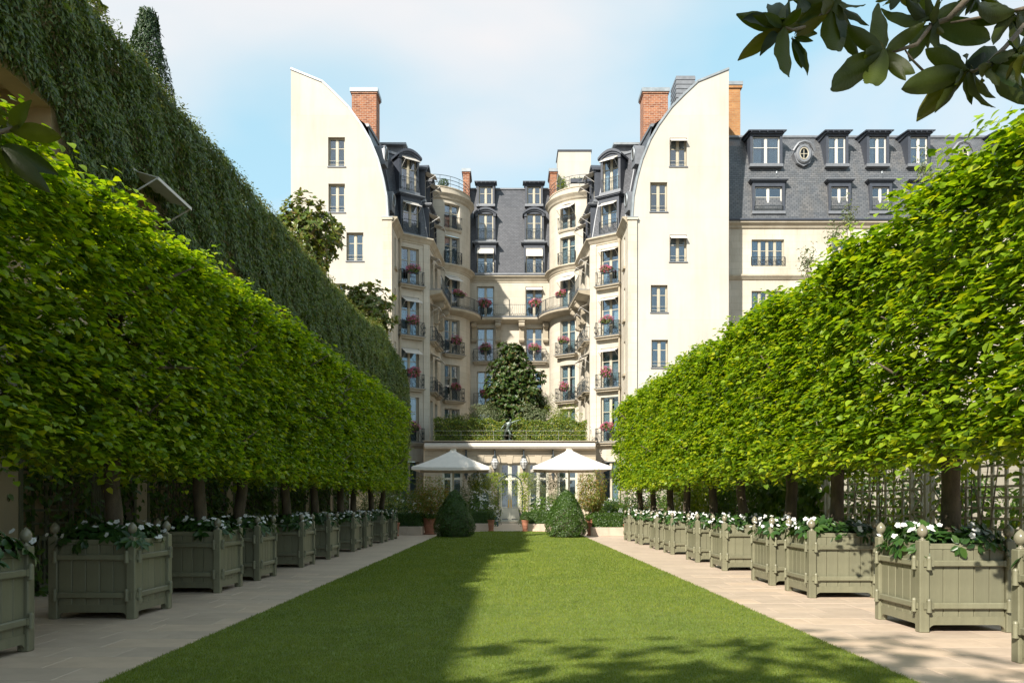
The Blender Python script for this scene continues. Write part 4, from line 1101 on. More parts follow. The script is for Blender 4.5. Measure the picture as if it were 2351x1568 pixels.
for px in (1848, 2215):
    mb = MB(); k = 16
    ring = [(0.42 * math.cos(2 * math.pi * i / k), -0.02, 0.55 * math.sin(2 * math.pi * i / k)) for i in range(k)]
    mb.tube(ring, 0.15, 8, 0, True)
    mb.tube([(x * 0.72, -0.1, z * 0.72) for x, y, z in ring], 0.04, 6, 2, True)
    mb.face([(x * 0.7, 0.0, z * 0.7) for x, y, z in ring], 1)
    mb.box(-0.02, 0.02, -0.06, -0.01, -0.4, 0.4, 2); mb.box(-0.3, 0.3, -0.058, -0.012, -0.02, 0.02, 2)
    mb.tube([(-0.75, -0.05, 0.2), (-0.62, -0.1, 0.42), (-0.4, -0.15, 0.7), (0, -0.17, 0.82), (0.4, -0.15, 0.7), (0.62, -0.1, 0.42), (0.75, -0.05, 0.2)], 0.10, 6)
    mb.prism([(-0.7, 0.1), (-0.45, -0.6), (0, -0.85), (0.45, -0.6), (0.7, 0.1), (0.45, 0.55), (0, 0.75), (-0.45, 0.55)], 0.0, 0.7)
    mb.build('oculus', ['lead_pale', 'glass', 'frame'], NR, (nx(px), NY + 0.28, nz(350)), 0, True, 'auto')
KC = 1.037; mb = MB(); mb.box(14.7, nx(1699) * KC, NY + 2, NY + 4, 26, nz(205) * KC, 0, True); mb.box(14.66, nx(1703) * KC, NY + 1.9, NY + 4.1, nz(205) * KC, nz(199) * KC, 0, True)
o = mb.build('chimney', 'brick_ochre', NR, world=True)
mb = MB(); mb.box(14.63, nx(1702) * KC + 0.06, NY + 1.85, NY + 4.15, nz(199) * KC, nz(191) * KC); mb.build('chimney_cap', 'zinc', NR, world=True)
for px in (1783, 2025, 2225, 2370):
    mb = MB(); mb.tube([(0, 0, 0), (0, -0.12, 0.1), (0, -0.12, 0.2)], 0.06, 6); mb.build('roof_vent', 'zinc', NR, (nx(px), NY + 0.15, nz(400)), 0, True)
# ================================================================== planters (one of each part, shared by all)
PW, PH = 0.98, 0.93
def planter_meshes():
    D = {}
    mb = MB(); mb.cbox(-0.05, 0.05, -0.05, 0.05, 0, PH, 0.008); D['post'] = mb.mesh('post', 'tub_green')
    mb = MB(); mb.lathe([(0.045, 0), (0.045, 0.012), (0.022, 0.02), (0.02, 0.04), (0.035, 0.048), (0.056, 0.07), (0.066, 0.10), (0.062, 0.13), (0.045, 0.157), (0.022, 0.18), (0.004, 0.195)], 16)
    D['finial'] = mb.mesh('finial', 'finial_paint', True)
    nb = 5; wd = (PW - 0.2) / nb
    mb = MB(); mb.cbox(-wd / 2 + 0.002, wd / 2 - 0.002, -0.012, 0.012, 0.10, PH - 0.09, 0.006); D['board'] = mb.mesh('board', 'tub_green')
    hw = PW / 2 - 0.1
    mb = MB(); mb.cbox(-hw, hw, -0.016, 0.016, PH - 0.09, PH - 0.03, 0.005); D['top_rail'] = mb.mesh('top_rail', 'tub_green')
    mb = MB(); mb.cbox(-hw - 0.01, hw + 0.01, -0.055, -0.012, -0.032, 0.032, 0.01); D['rail'] = mb.mesh('rail', 'tub_green')
    mb = MB(); k = 6; r = 0.07
    pts = [(-hw, 0.16), (-hw, 0.0)] + [(-hw + r - r * math.cos(math.pi / 2 * i / k), 0.075 * math.sin(math.pi / 2 * i / k)) for i in range(1, k + 1)]
    pts += [(-x, z) for x, z in pts[::-1]]
    mb.prism(pts, -0.018, 0.012); D['apron'] = mb.mesh('apron', 'tub_green')
    mb = MB(); mb.tube([(0, 0, -0.055), (0, 0, 0.055)], 0.024, 10); mb.lathe([(0.026, 0.055), (0.02, 0.072), (0.004, 0.08)], 10); mb.lathe([(0.028, -0.062), (0.028, -0.05)], 10)
    mb.box(-0.05, 0.05, 0.0, 0.03, -0.03, 0.03); D['hinge'] = mb.mesh('hinge', 'tub_green', 'auto')
    mb = MB(); mb.box(-PW / 2 + 0.06, PW / 2 - 0.06, -PW / 2 + 0.06, PW / 2 - 0.06, 0.12, PH - 0.09); D['soil'] = mb.mesh('soil', 'soil')
    D['n'] = nb; D['w'] = wd
    return D
PM = planter_meshes()
def planter(x, y, label, group, rz=0):
    t = thing('planter', label, 'planter', (x, y, 0), rz, group)
    h = PW / 2 - 0.05
    for sx in (-1, 1):
        for sy in (-1, 1):
            p = ob('post', PM['post'], t, (sx * h, sy * h, 0)); ob('finial', PM['finial'], p, (0, 0, PH), scale=(0.78, 0.78, 0.86))
    for k in range(4):
        a = k * math.pi / 2; Mr = Matrix.Rotation(a, 4, 'Z')
        def put(nm, x, z, yy=0.0, par=t):
            v = Mr @ Vector((x, -h - 0.005 + yy, z)); return ob(nm, PM[nm], par, v, a)
        for i in range(PM['n']): put('board', -(PM['n'] - 1) / 2 * PM['w'] + i * PM['w'], 0)
        put('top_rail', 0, 0); put('apron', 0, 0)
        for z in (0.27, 0.70):
            put('rail', 0, z)
            for sx in (-1, 1): put('hinge', sx * (h - 0.035), z, -0.06)
    ob('soil', PM['soil'], t)
    return t
# white impatiens
def impatiens_meshes():
    out = []
    for v in range(4):
        nro = 120; per = 8
        c = rng.uniform(-0.50, 0.50, (nro, 2)); r = np.max(np.abs(c), 1)
        z = 0.10 - 0.20 * np.clip(r - 0.36, 0, 1) / 0.14 * 0.55 + rng.uniform(-0.05, 0.06, nro)
        p = np.column_stack([c, z]); o = np.column_stack([c / 0.5, np.full(nro, 0.9)])
        ax = nrmz(o + rv(nro, 0.3))
        P = np.repeat(p, per, 0); A = np.repeat(ax, per, 0); M = len(P)
        s = nrmz(np.cross(A, rv(M)))
        me = leafmesh('foliage', P + s * 0.02, A + s * 0.15 + rv(M, 0.15), s * 0.9 + A * rng.uniform(-0.25, 0.5, (M, 1)), 0.115 * rng.uniform(0.7, 1.25, M), 'oval', 'impatiens_leaf')
        out.append(me)
    return out
IMP = impatiens_meshes()
mb = MB()
for k in range(5):
    a = k * 2 * math.pi / 5; ca, sa = math.cos(a), math.sin(a)
    loc = [(0, 0.002), (-0.022, 0.016), (-0.020, 0.034), (0, 0.030), (0.020, 0.034), (0.022, 0.016)]
    z = [0.0, 0.006, 0.004, 0.001, 0.004, 0.006]
    mb.face([(x * ca - y * sa, x * sa + y * ca, zz) for (x, y), zz in zip(loc, z)])
FLOWER = mb.mesh('flower', 'petal')
def impatiens(x, y, i, side, label, group):
    t = thing('impatiens', label, 'flowers', (x, y, PH - 0.09), 0, group)
    f = ob('foliage', IMP[i % 4], t, (0, 0, 0.04), (i // 4) * math.pi / 2); tag(f, None, None, None, 'stuff')
    inner = -1 if side > 0 else 1
    for k in range(30):
        while True:
            fx, fy = rnd.uniform(-0.52, 0.52), rnd.uniform(-0.52, 0.52)
            if rnd.random() < (0.9 if fx * inner > 0.1 or fy < -0.25 else 0.25): break
        r = max(abs(fx), abs(fy)); fz = 0.22 - 0.9 * max(0, r - 0.36) + rnd.uniform(-0.02, 0.05)
        ob('flower', FLOWER, t, (fx * 1.02, fy * 1.02, fz), rot=(R(rnd.uniform(15, 75)), R(rnd.uniform(-25, 25)), rnd.uniform(-0.6, 0.6) + (0 if abs(fy) > abs(fx) * 0.6 else inner * 1.0)), scale=[rnd.uniform(0.65, 1.05)] * 3)

# ================================================================== lime trees
CW, CD, CHh = 1.5, 2.5, 3.0                     # crown box: across, along the row, high
def lime_crown(seed, nsp=2050, per=12):
    g = np.random.default_rng(seed)
    areas = [CD * CHh * 1.25, CD * CHh * 0.75, CD * CW * 1.2, CD * CW * 0.8, CW * CHh * 0.55, CW * CHh * 0.4]
    face = g.choice(6, nsp, p=np.array(areas) / sum(areas))
    u, v = g.uniform(-0.5, 0.5, nsp), g.uniform(-0.5, 0.5, nsp)
    p = np.zeros((nsp, 3)); n = np.zeros((nsp, 3))
    for k in range(6):
        q = face == k
        if k < 2: p[q] = np.column_stack([np.full(q.sum(), (0.5, -0.5)[k] * CW), u[q] * CD, (v[q] + 0.5) * CHh]); n[q] = ((1, -1)[k], 0, 0)
        elif k < 4: p[q] = np.column_stack([u[q] * CW, v[q] * CD, np.full(q.sum(), (CHh, 0.0)[k - 2])]); n[q] = (0, 0, (1, -1)[k - 2])
        else: p[q] = np.column_stack([u[q] * CW, np.full(q.sum(), (-0.5, 0.5)[k - 4] * CD), (v[q] + 0.5) * CHh]); n[q] = (0, (-1, 1)[k - 4], 0)
    lump = 0.10 * np.sin(p[:, 1] * 5.1 + seed) * np.sin(p[:, 2] * 4.3 + 2 * seed) + 0.05 * np.sin(p[:, 1] * 11 + p[:, 2] * 9 + p[:, 0] * 7 + seed)
    p = p + n * (lump + g.uniform(-0.22, 0.0, nsp))[:, None]
    # round off the long top edges
    e = np.clip(np.abs(p[:, 0]) / (CW / 2) - 0.55, 0, 1) * np.clip(p[:, 2] / CHh - 0.80, 0, 1)
    p[:, 2] -= e * 0.9
    d = nrmz(n + g.normal(0, 0.45, (nsp, 3)) + np.array([0, 0, -0.10]))
    ln = g.uniform(0.22, 0.46, nsp)
    t = np.tile((np.arange(per) + 0.5) / per, nsp)
    P0 = np.repeat(p - n * 0.22, per, 0); Dd = np.repeat(d, per, 0); Nn = np.repeat(n, per, 0)
    P = P0 + Dd * (t * np.repeat(ln, per))[:, None] + np.array([0, 0, -0.12]) * (t ** 2)[:, None] + g.normal(0, 0.025, (len(t), 3))
    sd = nrmz(np.cross(Dd, UP + g.normal(0, 0.3, (len(t), 3)))) * np.where(np.arange(len(t)) % 2, 1, -1)[:, None]
    M = len(P)
    tip = Dd * 0.65 + sd * 0.7 + np.array([0, 0, -0.45]) + g.normal(0, 0.25, (M, 3))
    nr = UP * 0.95 + Nn * 0.35 + g.normal(0, 0.30, (M, 3))
    return leafmesh('crown', P, nr, tip, 0.074 * g.uniform(0.55, 1.4, M), 'heart', 'lime_leaf')
CROWNS = [lime_crown(k) for k in range(1, 7)]
def lime_trunk(seed, h):
    r = random.Random(seed); mb = MB()
    pts = [(0, 0, 0), (r.uniform(-.02, .02), r.uniform(-.02, .02), 0.35), (r.uniform(-.03, .03), r.uniform(-.04, .04), 0.7), (0, 0, 1.1), (0.02, 0.02, 2.0), (0, 0, h)]
    mb.tube(pts, [0.112, 0.094, 0.09, 0.094, 0.055, 0.02], 12)
    for k in range(16):
        a = r.uniform(0, 6.28); z = r.uniform(0.95, h - 0.5); ex, ey = math.cos(a) * 0.42, math.sin(a) * 0.95
        mb.tube([(0, 0, z), (ex * 0.4, ey * 0.4, z + 0.2), (ex, ey, z + r.uniform(0.2, 0.7))], [0.045, 0.03, 0.008], 6)
        for q in range(3):
            b = r.uniform(0.4, 0.9); mb.tube([(ex * b, ey * b, z + 0.3 * b), (ex * b + r.uniform(-.25, .25), ey * b + r.uniform(-.3, .3), z + 0.3 * b + r.uniform(-.1, .35))], [0.014, 0.005], 4)
    return mb.mesh('trunk', 'bark_lime', True)
TRUNKS = [lime_trunk(k, 3.4) for k in range(3)]
def heart_leaf_mesh(name, mat, n=8, w=0.43):
    """a lime leaf with a toothless heart outline, folded along the midrib and curled"""
    mb = MB(); k = n
    prof = [0.0, 0.62, 0.93, 1.0, 0.93, 0.76, 0.52, 0.25, 0.0]; V = []; F = []
    for i in range(9):
        y = i / 8; xw = w * prof[i]; back = -0.10 if i == 1 else (-0.05 if i == 2 else 0)
        V += [(-xw, y + back, 0.10 * prof[i] - 0.22 * y * y), (0, y, -0.22 * y * y), (xw, y + back, 0.10 * prof[i] - 0.22 * y * y)]
    for i in range(8):
        F += [(3 * i, 3 * i + 1, 3 * i + 4, 3 * i + 3), (3 * i + 1, 3 * i + 2, 3 * i + 5, 3 * i + 4)]
    mb.idx(V, F); return mb.mesh(name, mat, True)
LIMELEAF = heart_leaf_mesh('leaf', 'lime_big')
def orient(tip, nrm):
    y = Vector(tip).normalized(); z = Vector(nrm); z = (z - y * z.dot(y)).normalized(); x = y.cross(z)
    return Matrix((x, y, z)).transposed().to_euler()
LFY = [5.98, 8.81, 11.40, 13.2, 16.0, 18.4, 21.3, 23.1, 26.1, 28.4]
RFY = [5.48, 7.89, 10.8, 12.44, 15.2, 17.4, 20.1, 22.2, 24.9, 27.4]
def row(side, fys, word, extra):
    X0 = 4.24 if side < 0 else 4.15
    cx = side * (X0 + PW / 2)
    ys = [y + PW / 2 for y in fys]
    for i, y in enumerate(ys):
        near = ORD[i] if i not in (0,) else 'nearest'
        planter(cx, y, f'sage green slatted wood planter, {near} in the {word} row', f'planters of the {word} row')
        impatiens(cx, y, i + (5 if side > 0 else 0), side, f'white impatiens filling the {near} planter of the {word} row', f'impatiens of the {word} row')
    allc = [(y, True) for y in ys] + [(y, False) for y in extra]
    allc.sort()
    Y = [a for a, b in allc]
    for j, (y, inn) in enumerate(allc):
        lo = (Y[j - 1] + y) / 2 if j else y - 1.25
        hi = (Y[j + 1] + y) / 2 if j < len(Y) - 1 else y + 1.25 + (1.0 if inn else 0)
        if inn:
            i = ys.index(y); lab = f'box-clipped lime tree rising from the {ORD[i]} planter of the {word} row'
        else:
            lab = f'box-clipped lime tree outside the picture beside the camera, {word} row, {"farther" if j else "nearer"} of two'
            planter(cx, y, f'sage green slatted wood planter beside the camera, {word} row, {"farther" if j else "nearer"} of two', f'planters of the {word} row')
        off = {0: 0.06, 1: 0.10, 2: 0.10}.get(j, 0.03) * side if side > 0 else 0.0
        t = thing('lime_tree', lab, 'tree', (cx + off, y, PH - 0.09), 0, f'clipped limes of the {word} row')
        bot = 1.80 + 0.008 * y + rnd.uniform(-0.03, 0.03); top = (4.55 if side < 0 else 4.48) + (0.031 if side < 0 else 0.026) * (y - 6) + rnd.uniform(-0.07, 0.07)
        ob('trunk', TRUNKS[j % 3], t, (0, 0, 0), rnd.uniform(0, 6), scale=(1, 1, (top - PH) / 3.75))
        q = ob('crown', CROWNS[(j * 5 + (2 if side > 0 else 0)) % 6], t, (-off + side * (0.14 if side > 0 else 0.09), (lo + hi) / 2 - y, bot - PH + 0.09), 0 if side < 0 else math.pi,
               scale=(1, (hi - lo) / CD * 1.06, (top - bot) / CHh))
        tag(q, None, None, None, 'stuff')
        if inn and ys.index(y) < 2:              # the leaves one can pick out singly on the nearest trees
            for k in range(150):
                ly = rnd.uniform(lo - y, hi - y); lz = bot + (top - bot) * rnd.random() - PH + 0.09
                if rnd.random() < 0.25: px, lz = -side * rnd.uniform(0.1, 0.7), top - PH + 0.09 + rnd.uniform(-0.02, 0.10)
                else: px = -side * (0.62 + rnd.uniform(0.0, 0.12))
                px += side * 0.02
                tip = (-side * rnd.uniform(0.3, 0.9), rnd.uniform(-1.0, 0.5), rnd.uniform(-0.8, -0.1))
                nr = (-side * rnd.uniform(0.1, 0.7), rnd.uniform(-0.5, 0.2), 1)
                ob('leaf', LIMELEAF, t, (px - off, ly, lz), rot=orient(tip, nr), scale=[rnd.uniform(0.065, 0.1)] * 3)
row(-1, LFY, 'left', [1.6, 4.0])
row(1, RFY, 'right', [])

# ================================================================== ivy covered building on the left
IX = -7.3
IB = thing('ivy_building', 'low wing covered in dark green ivy along the left side', 'building', (-9, 27, 0))
def ivy_top(y): return 9.85 + 0.02 * (np.asarray(y) - 14) + 0.75 * np.exp(-((np.asarray(y) - 44) / 3.6) ** 2)
IY0, IY1 = 9.4, 50.5
LOG = (9.4, 12.6)
wl = MB(); f = lambda u, z, d=0.0: (IX - 0.12 - d, u, z)
op = [(LOG[0], LOG[1], 4.4, 7.7)] + [(c - 0.80, c + 0.80, 5.0, 7.55) for c in (15.5, 20.3, 24.9, 29.5, 34.1)]
surf(wl, f, [IY0, 44], [0, 9.6], op, 0.35)
wl.face([(IX - 0.12, IY0, 9.6), (IX - 0.12, 44, 9.6), (IX - 3.3, 44, 9.6), (IX - 3.3, IY0, 9.6)])
wl.face([(IX - 0.12, IY0, 0), (IX - 3.3, IY0, 0), (IX - 3.3, IY0, 9.6), (IX - 0.12, IY0, 9.6)])
wl.face([(IX - 3.3, IY0, 0), (IX - 3.3, 44, 0), (IX - 3.3, 44, 9.6), (IX - 3.3, IY0, 9.6)])
wl.box(IX - 0.9, IX - 0.12, 44, IY1, 0, 9.7)
wl.box(IX - 3.3, IX - 0.12, 0.8, IY0 - 0.005, 0, 6.4)  # unseen lower block, added to keep low sun off the left planters
wl.box(IX - 3.3, IX - 0.12, -14, 0.795, 0, 8.95)  # unseen taller block, added to cast shade on the near lawn
wl.build('wall', 'plaster_warm', IB, world=True)
lg = MB()                                       # loggia behind the first opening
x0, x1 = IX - 0.47, IX - 2.4
lg.face([(x1, LOG[0], 4.4), (x1, LOG[1], 4.4), (x1, LOG[1], 8.4), (x1, LOG[0], 8.4)]); lg.face([(x0, LOG[1], 4.4), (x1, LOG[1], 4.4), (x1, LOG[1], 8.4), (x0, LOG[1], 8.4)])
lg.face([(x0, LOG[0], 8.0), (x1, LOG[0], 8.0), (x1, LOG[1], 8.0), (x0, LOG[1], 8.0)]); lg.face([(x0, LOG[0], 4.4), (x1, LOG[0], 4.4), (x1, LOG[1], 4.4), (x0, LOG[1], 4.4)])
lg.build('loggia', 'plaster_warm', IB, world=True)
mb = MB(); mb.tube([(IX - 0.02, IY0, 9.75), (IX - 0.02, 44, 10.25)], 0.06, 5); mb.build('roof_edge', 'lead', IB, world=True)
for c in (15.5, 20.3, 24.9, 29.5, 34.1):
    window(IB, (IX - 0.4, c, 5.0), math.pi / 2, 1.58, 2.53, 'frame', (0.66,), 2, 2)
for c, p in ((15.5, 0.55),):
    awning(IB, (IX + 0.10, c, 7.62), math.pi / 2, 1.55, p, 0.16)
def ivy():
    def zone(n, y0, y1, zlo, size, ml, name, topband=None, bulge=0.22):
        y = rng.uniform(y0, y1, n); tp = ivy_top(y)
        if topband is None: z = zlo + (tp - zlo) * rng.random(n)
        else: z = tp + rng.normal(0, topband, n)
        b = 0.5 + 0.5 * np.sin(y * 2.1 + 1.3 * np.sin(z * 1.7)) * np.sin(z * 2.6 + y * 0.7)
        b2 = 0.5 + 0.5 * np.sin(y * 5.3 + z * 4.1)
        x = IX - 0.05 + bulge * b + 0.08 * b2 + rng.uniform(-0.12, 0.10, n)
        if topband is not None: x = IX - 0.1 + rng.uniform(-0.5, 0.25, n)
        keep = np.ones(n, bool)
        for a, c, z0, z1 in op: keep &= ~((y > a - 0.02) & (y < c + 0.02) & (z > z0) & (z < z1))
        p = np.column_stack([x, y, z])[keep]; m = len(p)
        tip = np.array([0.40, -0.10, -0.85]) + rv(m, 0.42); nr = np.array([0.8, -0.15, 0.45]) + rv(m, 0.38)
        if topband is not None: tip = rv(m, 0.8) + np.array([0.2, 0, 0.1]); nr = UP + rv(m, 0.5)
        return leafmesh(name, p, nr, tip, size * rng.uniform(0.6, 1.3, m), 'lance', ml)
    for args in ((52000, 9.4, 19, 5.6, 0.125, 'ivy_leaf', 'ivy'), (42000, 19, 32, 5.8, 0.15, 'ivy_leaf', 'ivy'), (36000, 32, IY1, 5.8, 0.19, 'ivy_leaf', 'ivy'), (9000, 9.4, IY1, 1.0, 0.22, 'ivy_leaf', 'ivy')):
        o = ob('ivy', zone(*args), IB, world=True); tag(o, None, None, None, 'stuff')
    o = ob('ivy_fringe', zone(9000, 12.5, 22, 9, 0.085, ['ivy_top'], 'ivy_fringe', 0.11), IB, world=True); tag(o, None, None, None, 'stuff')
    o = ob('ivy_fringe', zone(14000, 22, IY1, 9, 0.12, ['ivy_top'], 'ivy_fringe', 0.13), IB, world=True); tag(o, None, None, None, 'stuff')
    # the far end bulges like a great bush
    p, d = blob(26000, (1.0, 3.4, 4.6), 9, 0.3, 0.08); m = len(p)
    me = leafmesh('ivy', p + np.array([IX + 0.1, 47.6, 6.2]), d + np.array([0, 0, 0.3]) + rv(m, 0.4), np.array([0.1, -0.1, -0.8]) + d * 0.4 + rv(m, 0.4), 0.17 * rng.uniform(0.6, 1.3, m), 'lance', 'ivy_leaf')
    o = ob('ivy', me, IB, world=True); tag(o, None, None, None, 'stuff')
ivy()
lv = []
for k in range(46):
    y = rnd.uniform(13, 30); z = float(ivy_top(y)); q = rnd.uniform(0.3, 1.0); a = rnd.uniform(-0.4, 1.2)
    pts = [(IX - 0.1 + 0.25 * q * t * rnd.uniform(0.5, 1.3), y + q * a * t, z + q * (t - 0.75 * t * t) * rnd.uniform(0.6, 1.3)) for t in (0, 0.25, 0.5, 0.75, 1.0)]
    tn = MB(); tn.tube(pts, [0.008, 0.007, 0.006, 0.005, 0.003], 3); tn.build('tendril', 'bark_grey', IB, world=True)
    for p in pts[1:]: lv += [Vector(p) + Vector((rnd.uniform(-.04, .04), rnd.uniform(-.06, .06), rnd.uniform(-.04, .04))) for _ in range(4)]
lp = np.array([tuple(v) for v in lv]); m = len(lp)
tag(ob('ivy_fringe', leafmesh('ivy_fringe', lp, rv(m), rv(m), np.full(m, 0.07), 'lance', 'ivy_leaf'), IB, world=True), None, None, None, 'stuff')
# clipped conifer on the roof behind the ivy
t = thing('conifer', 'dark narrow clipped conifer standing up behind the ivy roof edge', 'tree', (-8.55, 18.4, 9.6))
n = 9000; h = rng.random(n) ** 0.8 * 3.3; a = rng.uniform(0, 6.283, n); rr = 0.78 * (1 - h / 3.75) ** 0.75 * (1 - 0.3 * rng.random(n) ** 2) * (1 + 0.12 * np.sin(a * 3 + h * 4))
d = np.column_stack([np.cos(a), np.sin(a), np.full(n, 0.6)])
me = leafmesh('crown', np.column_stack([rr * np.cos(a), rr * np.sin(a), h]), d + rv(n, 0.4), UP + d * 0.5 + rv(n, 0.35), 0.085 * rng.uniform(0.6, 1.5, n), 'lance', 'conifer')
tag(ob('crown', me, t), None, None, None, 'stuff')
mb = MB(); mb.tube([(0, 0, 0), (0, 0, 2.6)], [0.08, 0.02], 6); mb.build('trunk', 'bark_grey', t)
# dark red shrub at the top left of the roof
t = thing('roof_shrub', 'dark reddish leafy shrub on the roof at the upper left corner', 'shrub', (-8.0, 14.4, 9.6))
tag(ob('crown', whorls('crown', 120, (0.45, 0.9, 0.75), 0.15, 'magnolia_bronze', 7), t, (0, 0, 0.75)), None, None, None, 'stuff')
mb = MB()
for k in range(5): limb(mb, [(0, 0, 0), (rnd.uniform(-.2, .2), rnd.uniform(-.4, .4), 0.6), (rnd.uniform(-.3, .3), rnd.uniform(-.7, .7), 1.2)], 0.03, 0.008, 5)
mb.build('stems', 'bark_grey', t)

def big_tree(name, label, loc, h, cz, rad, nw, size, ml, cat='tree', per=8, group=None, leaf=None, lobes=9, trunk_r=0.14, depth=0.55):
    t = thing(name, label, cat, loc, 0, group)
    me = leaf if leaf else whorls('crown', nw, rad, size, ml, per, lobes, depth, 0.28)
    tag(ob('crown', me, t, (0, 0, cz)), None, None, None, 'stuff')
    mb = MB(); limb(mb, [(0, 0, 0), (0.1, 0.05, cz * 0.4), (-0.05, 0, cz * 0.8), (0, 0, cz + rad[2] * 0.6)], trunk_r, 0.03, 8)
    for k in range(9):
        a = rnd.uniform(0, 6.28); e = rnd.uniform(0.5, 0.85); z = cz - rad[2] * rnd.uniform(-0.3, 0.7)
        limb(mb, [(0, 0, z), (math.cos(a) * rad[0] * e * 0.5, math.sin(a) * rad[1] * e * 0.5, z + 0.3), (math.cos(a) * rad[0] * e, math.sin(a) * rad[1] * e, z + rad[2] * 0.4)], trunk_r * 0.4, 0.012, 5)
    mb.build('trunk', 'bark_grey', t, smooth=True)
    return t
big_tree('magnolia_tree', 'bronze-green magnolia rising behind the ivy in front of the left gable', (-11.7, 44, 0), 18, 16.1, (2.2, 2.0, 2.2), 950, 0.30, 'magnolia_bronze')
big_tree('magnolia_tree', 'lower yellow-bronze magnolia at the end of the ivy below the left gable', (-9.4, 48.4, 0), 14, 13.1, (2.2, 1.7, 2.0), 950, 0.28, 'magnolia_bronze')

# ================================================================== trellises behind the rows
def lattice(name, label, cat, loc, rz, W, H, cw, ch, mat, posts=True, bar=0.02, group=None):
    t = thing(name, label, cat, loc, rz, group)
    nv = int(W / cw); nh = int(H / ch)
    key = ('lat', round(H, 2), bar, mat)
    if key not in RC:
        mb = MB(); mb.box(-bar, bar, -0.012, 0.012, 0, H); RC[key] = mb.mesh('slat', mat)
    key2 = ('lath', round(W, 2), bar, mat)
    if key2 not in RC:
        mb = MB(); mb.box(-W / 2, W / 2, -0.024, -0.0125, -0.018, 0.018); RC[key2] = mb.mesh('slat', mat)
    for i in range(nv + 1): ob('slat', RC[key], t, (-W / 2 + W * i / nv, 0, 0.0))
    for i in range(nh + 1): ob('slat', RC[key2], t, (0, 0, 0.03 + (H - 0.06) * i / nh))
    if posts:
        key3 = ('post', round(H, 2), mat)
        if key3 not in RC:
            mb = MB(); a = 0.24
            for x in (-a, a): mb.box(x - 0.03, x + 0.03, -0.08, -0.02, 0, H + 0.1)
            k = int(H / 0.36)
            for i in range(k):
                z = H * i / k; d = H / k
                mb.box(-a + 0.03, a - 0.03, -0.07, -0.03, z - 0.016, z + 0.016)
                for q in (1, -1):
                    mb.prism([(-q * (a - 0.03), z + 0.02), (-q * (a - 0.07), z + 0.02), (q * (a - 0.03), z + d - 0.02), (q * (a - 0.07), z + d - 0.02)], -0.06 if q > 0 else -0.055, -0.04)
            RC[key3] = mb.mesh('lattice_pilaster', mat)
        for x in (-W / 2, W / 2): ob('lattice_pilaster', RC[key3], t, (x, 0, 0))
    return t
RXW = 6.95
yy = 9.0
names = ['nearest', 'second', 'third', 'fourth', 'fifth', 'sixth']
for i in range(6):
    lattice('trellis', f'grey painted lattice trellis panel behind the right planters, {names[i]} to the camera', 'trellis', (RXW, yy + 1.75, 0), -math.pi / 2, 3.5, 3.1, 0.30, 0.155, 'trellis', bar=0.03, group='trellis panels behind the right row')
    yy += 4.15
def climber(name, label, x, y0, y1, n, size, ml, side, zmax=2.6, shape='oval', group=None, clump=26):
    t = thing(name, label, 'climber', (x, (y0 + y1) / 2, 0), 0, group)
    c = np.column_stack([np.zeros(clump), rng.uniform(y0, y1, clump) - (y0 + y1) / 2, rng.uniform(0.2, zmax, clump)])
    w = rng.integers(0, clump, n); p = c[w] + rng.normal(0, 1, (n, 3)) * np.array([0.10, 0.26, 0.3])
    p[:, 2] = np.clip(p[:, 2], 0.05, zmax + 0.6)
    out = np.array([-side, -0.35, 0.45])
    me = leafmesh('foliage', p, out + rv(n, 0.45), np.array([-side * 0.4, -0.2, -0.6]) + rv(n, 0.5), size * rng.uniform(0.6, 1.3, n), shape, ml)
    tag(ob('foliage', me, t), None, None, None, 'stuff')
    mb = MB()
    for k in range(7):
        y = rnd.uniform(y0, y1) - (y0 + y1) / 2
        limb(mb, [(0, y, 0), (-side * 0.03, y + rnd.uniform(-.15, .15), zmax * 0.35), (0, y + rnd.uniform(-.3, .3), zmax * 0.7), (0, y + rnd.uniform(-.4, .4), zmax)], 0.014, 0.005, 4)
    mb.build('stems', 'bark_grey', t)
climber('climbing_plant', 'yellow-green climber on the nearest lattice behind the right planters', RXW - 0.12, 9.2, 12.6, 380, 0.09, 'vine_yellow', 1, clump=12)
climber('climbing_plant', 'thin bright climber on the second lattice behind the right planters', RXW - 0.12, 13.3, 16.6, 620, 0.09, 'vine_yellow', 1, clump=16)
climber('ivy_plant', 'dark broad-leaved ivy on the third lattice behind the right planters', RXW - 0.14, 17.2, 21.2, 2600, 0.15, 'vine_leaf', 1, shape='heart')
climber('climbing_plant', 'dense green climber on the fourth lattice behind the right planters', RXW - 0.14, 21.5, 25.5, 3600, 0.12, 'vine_leaf', 1)
climber('climbing_plant', 'yellowish dense climber on the fifth lattice behind the right planters', RXW - 0.14, 25.6, 29.6, 3600, 0.12, 'vine_yellow', 1)
climber('climbing_plant', 'light climber on the farthest lattice behind the right planters', RXW - 0.14, 29.7, 33.6, 2200, 0.12, 'vine_yellow', 1)
# garden wall the right trellis stands against, set back behind an open strip
mb = MB(); mb.box(9.2, 9.5, 6, 50, 0, 2.7, uv=True)
tag(mb.build('garden_wall', 'stone'), 'pale garden wall glimpsed behind the right trellis', 'wall')
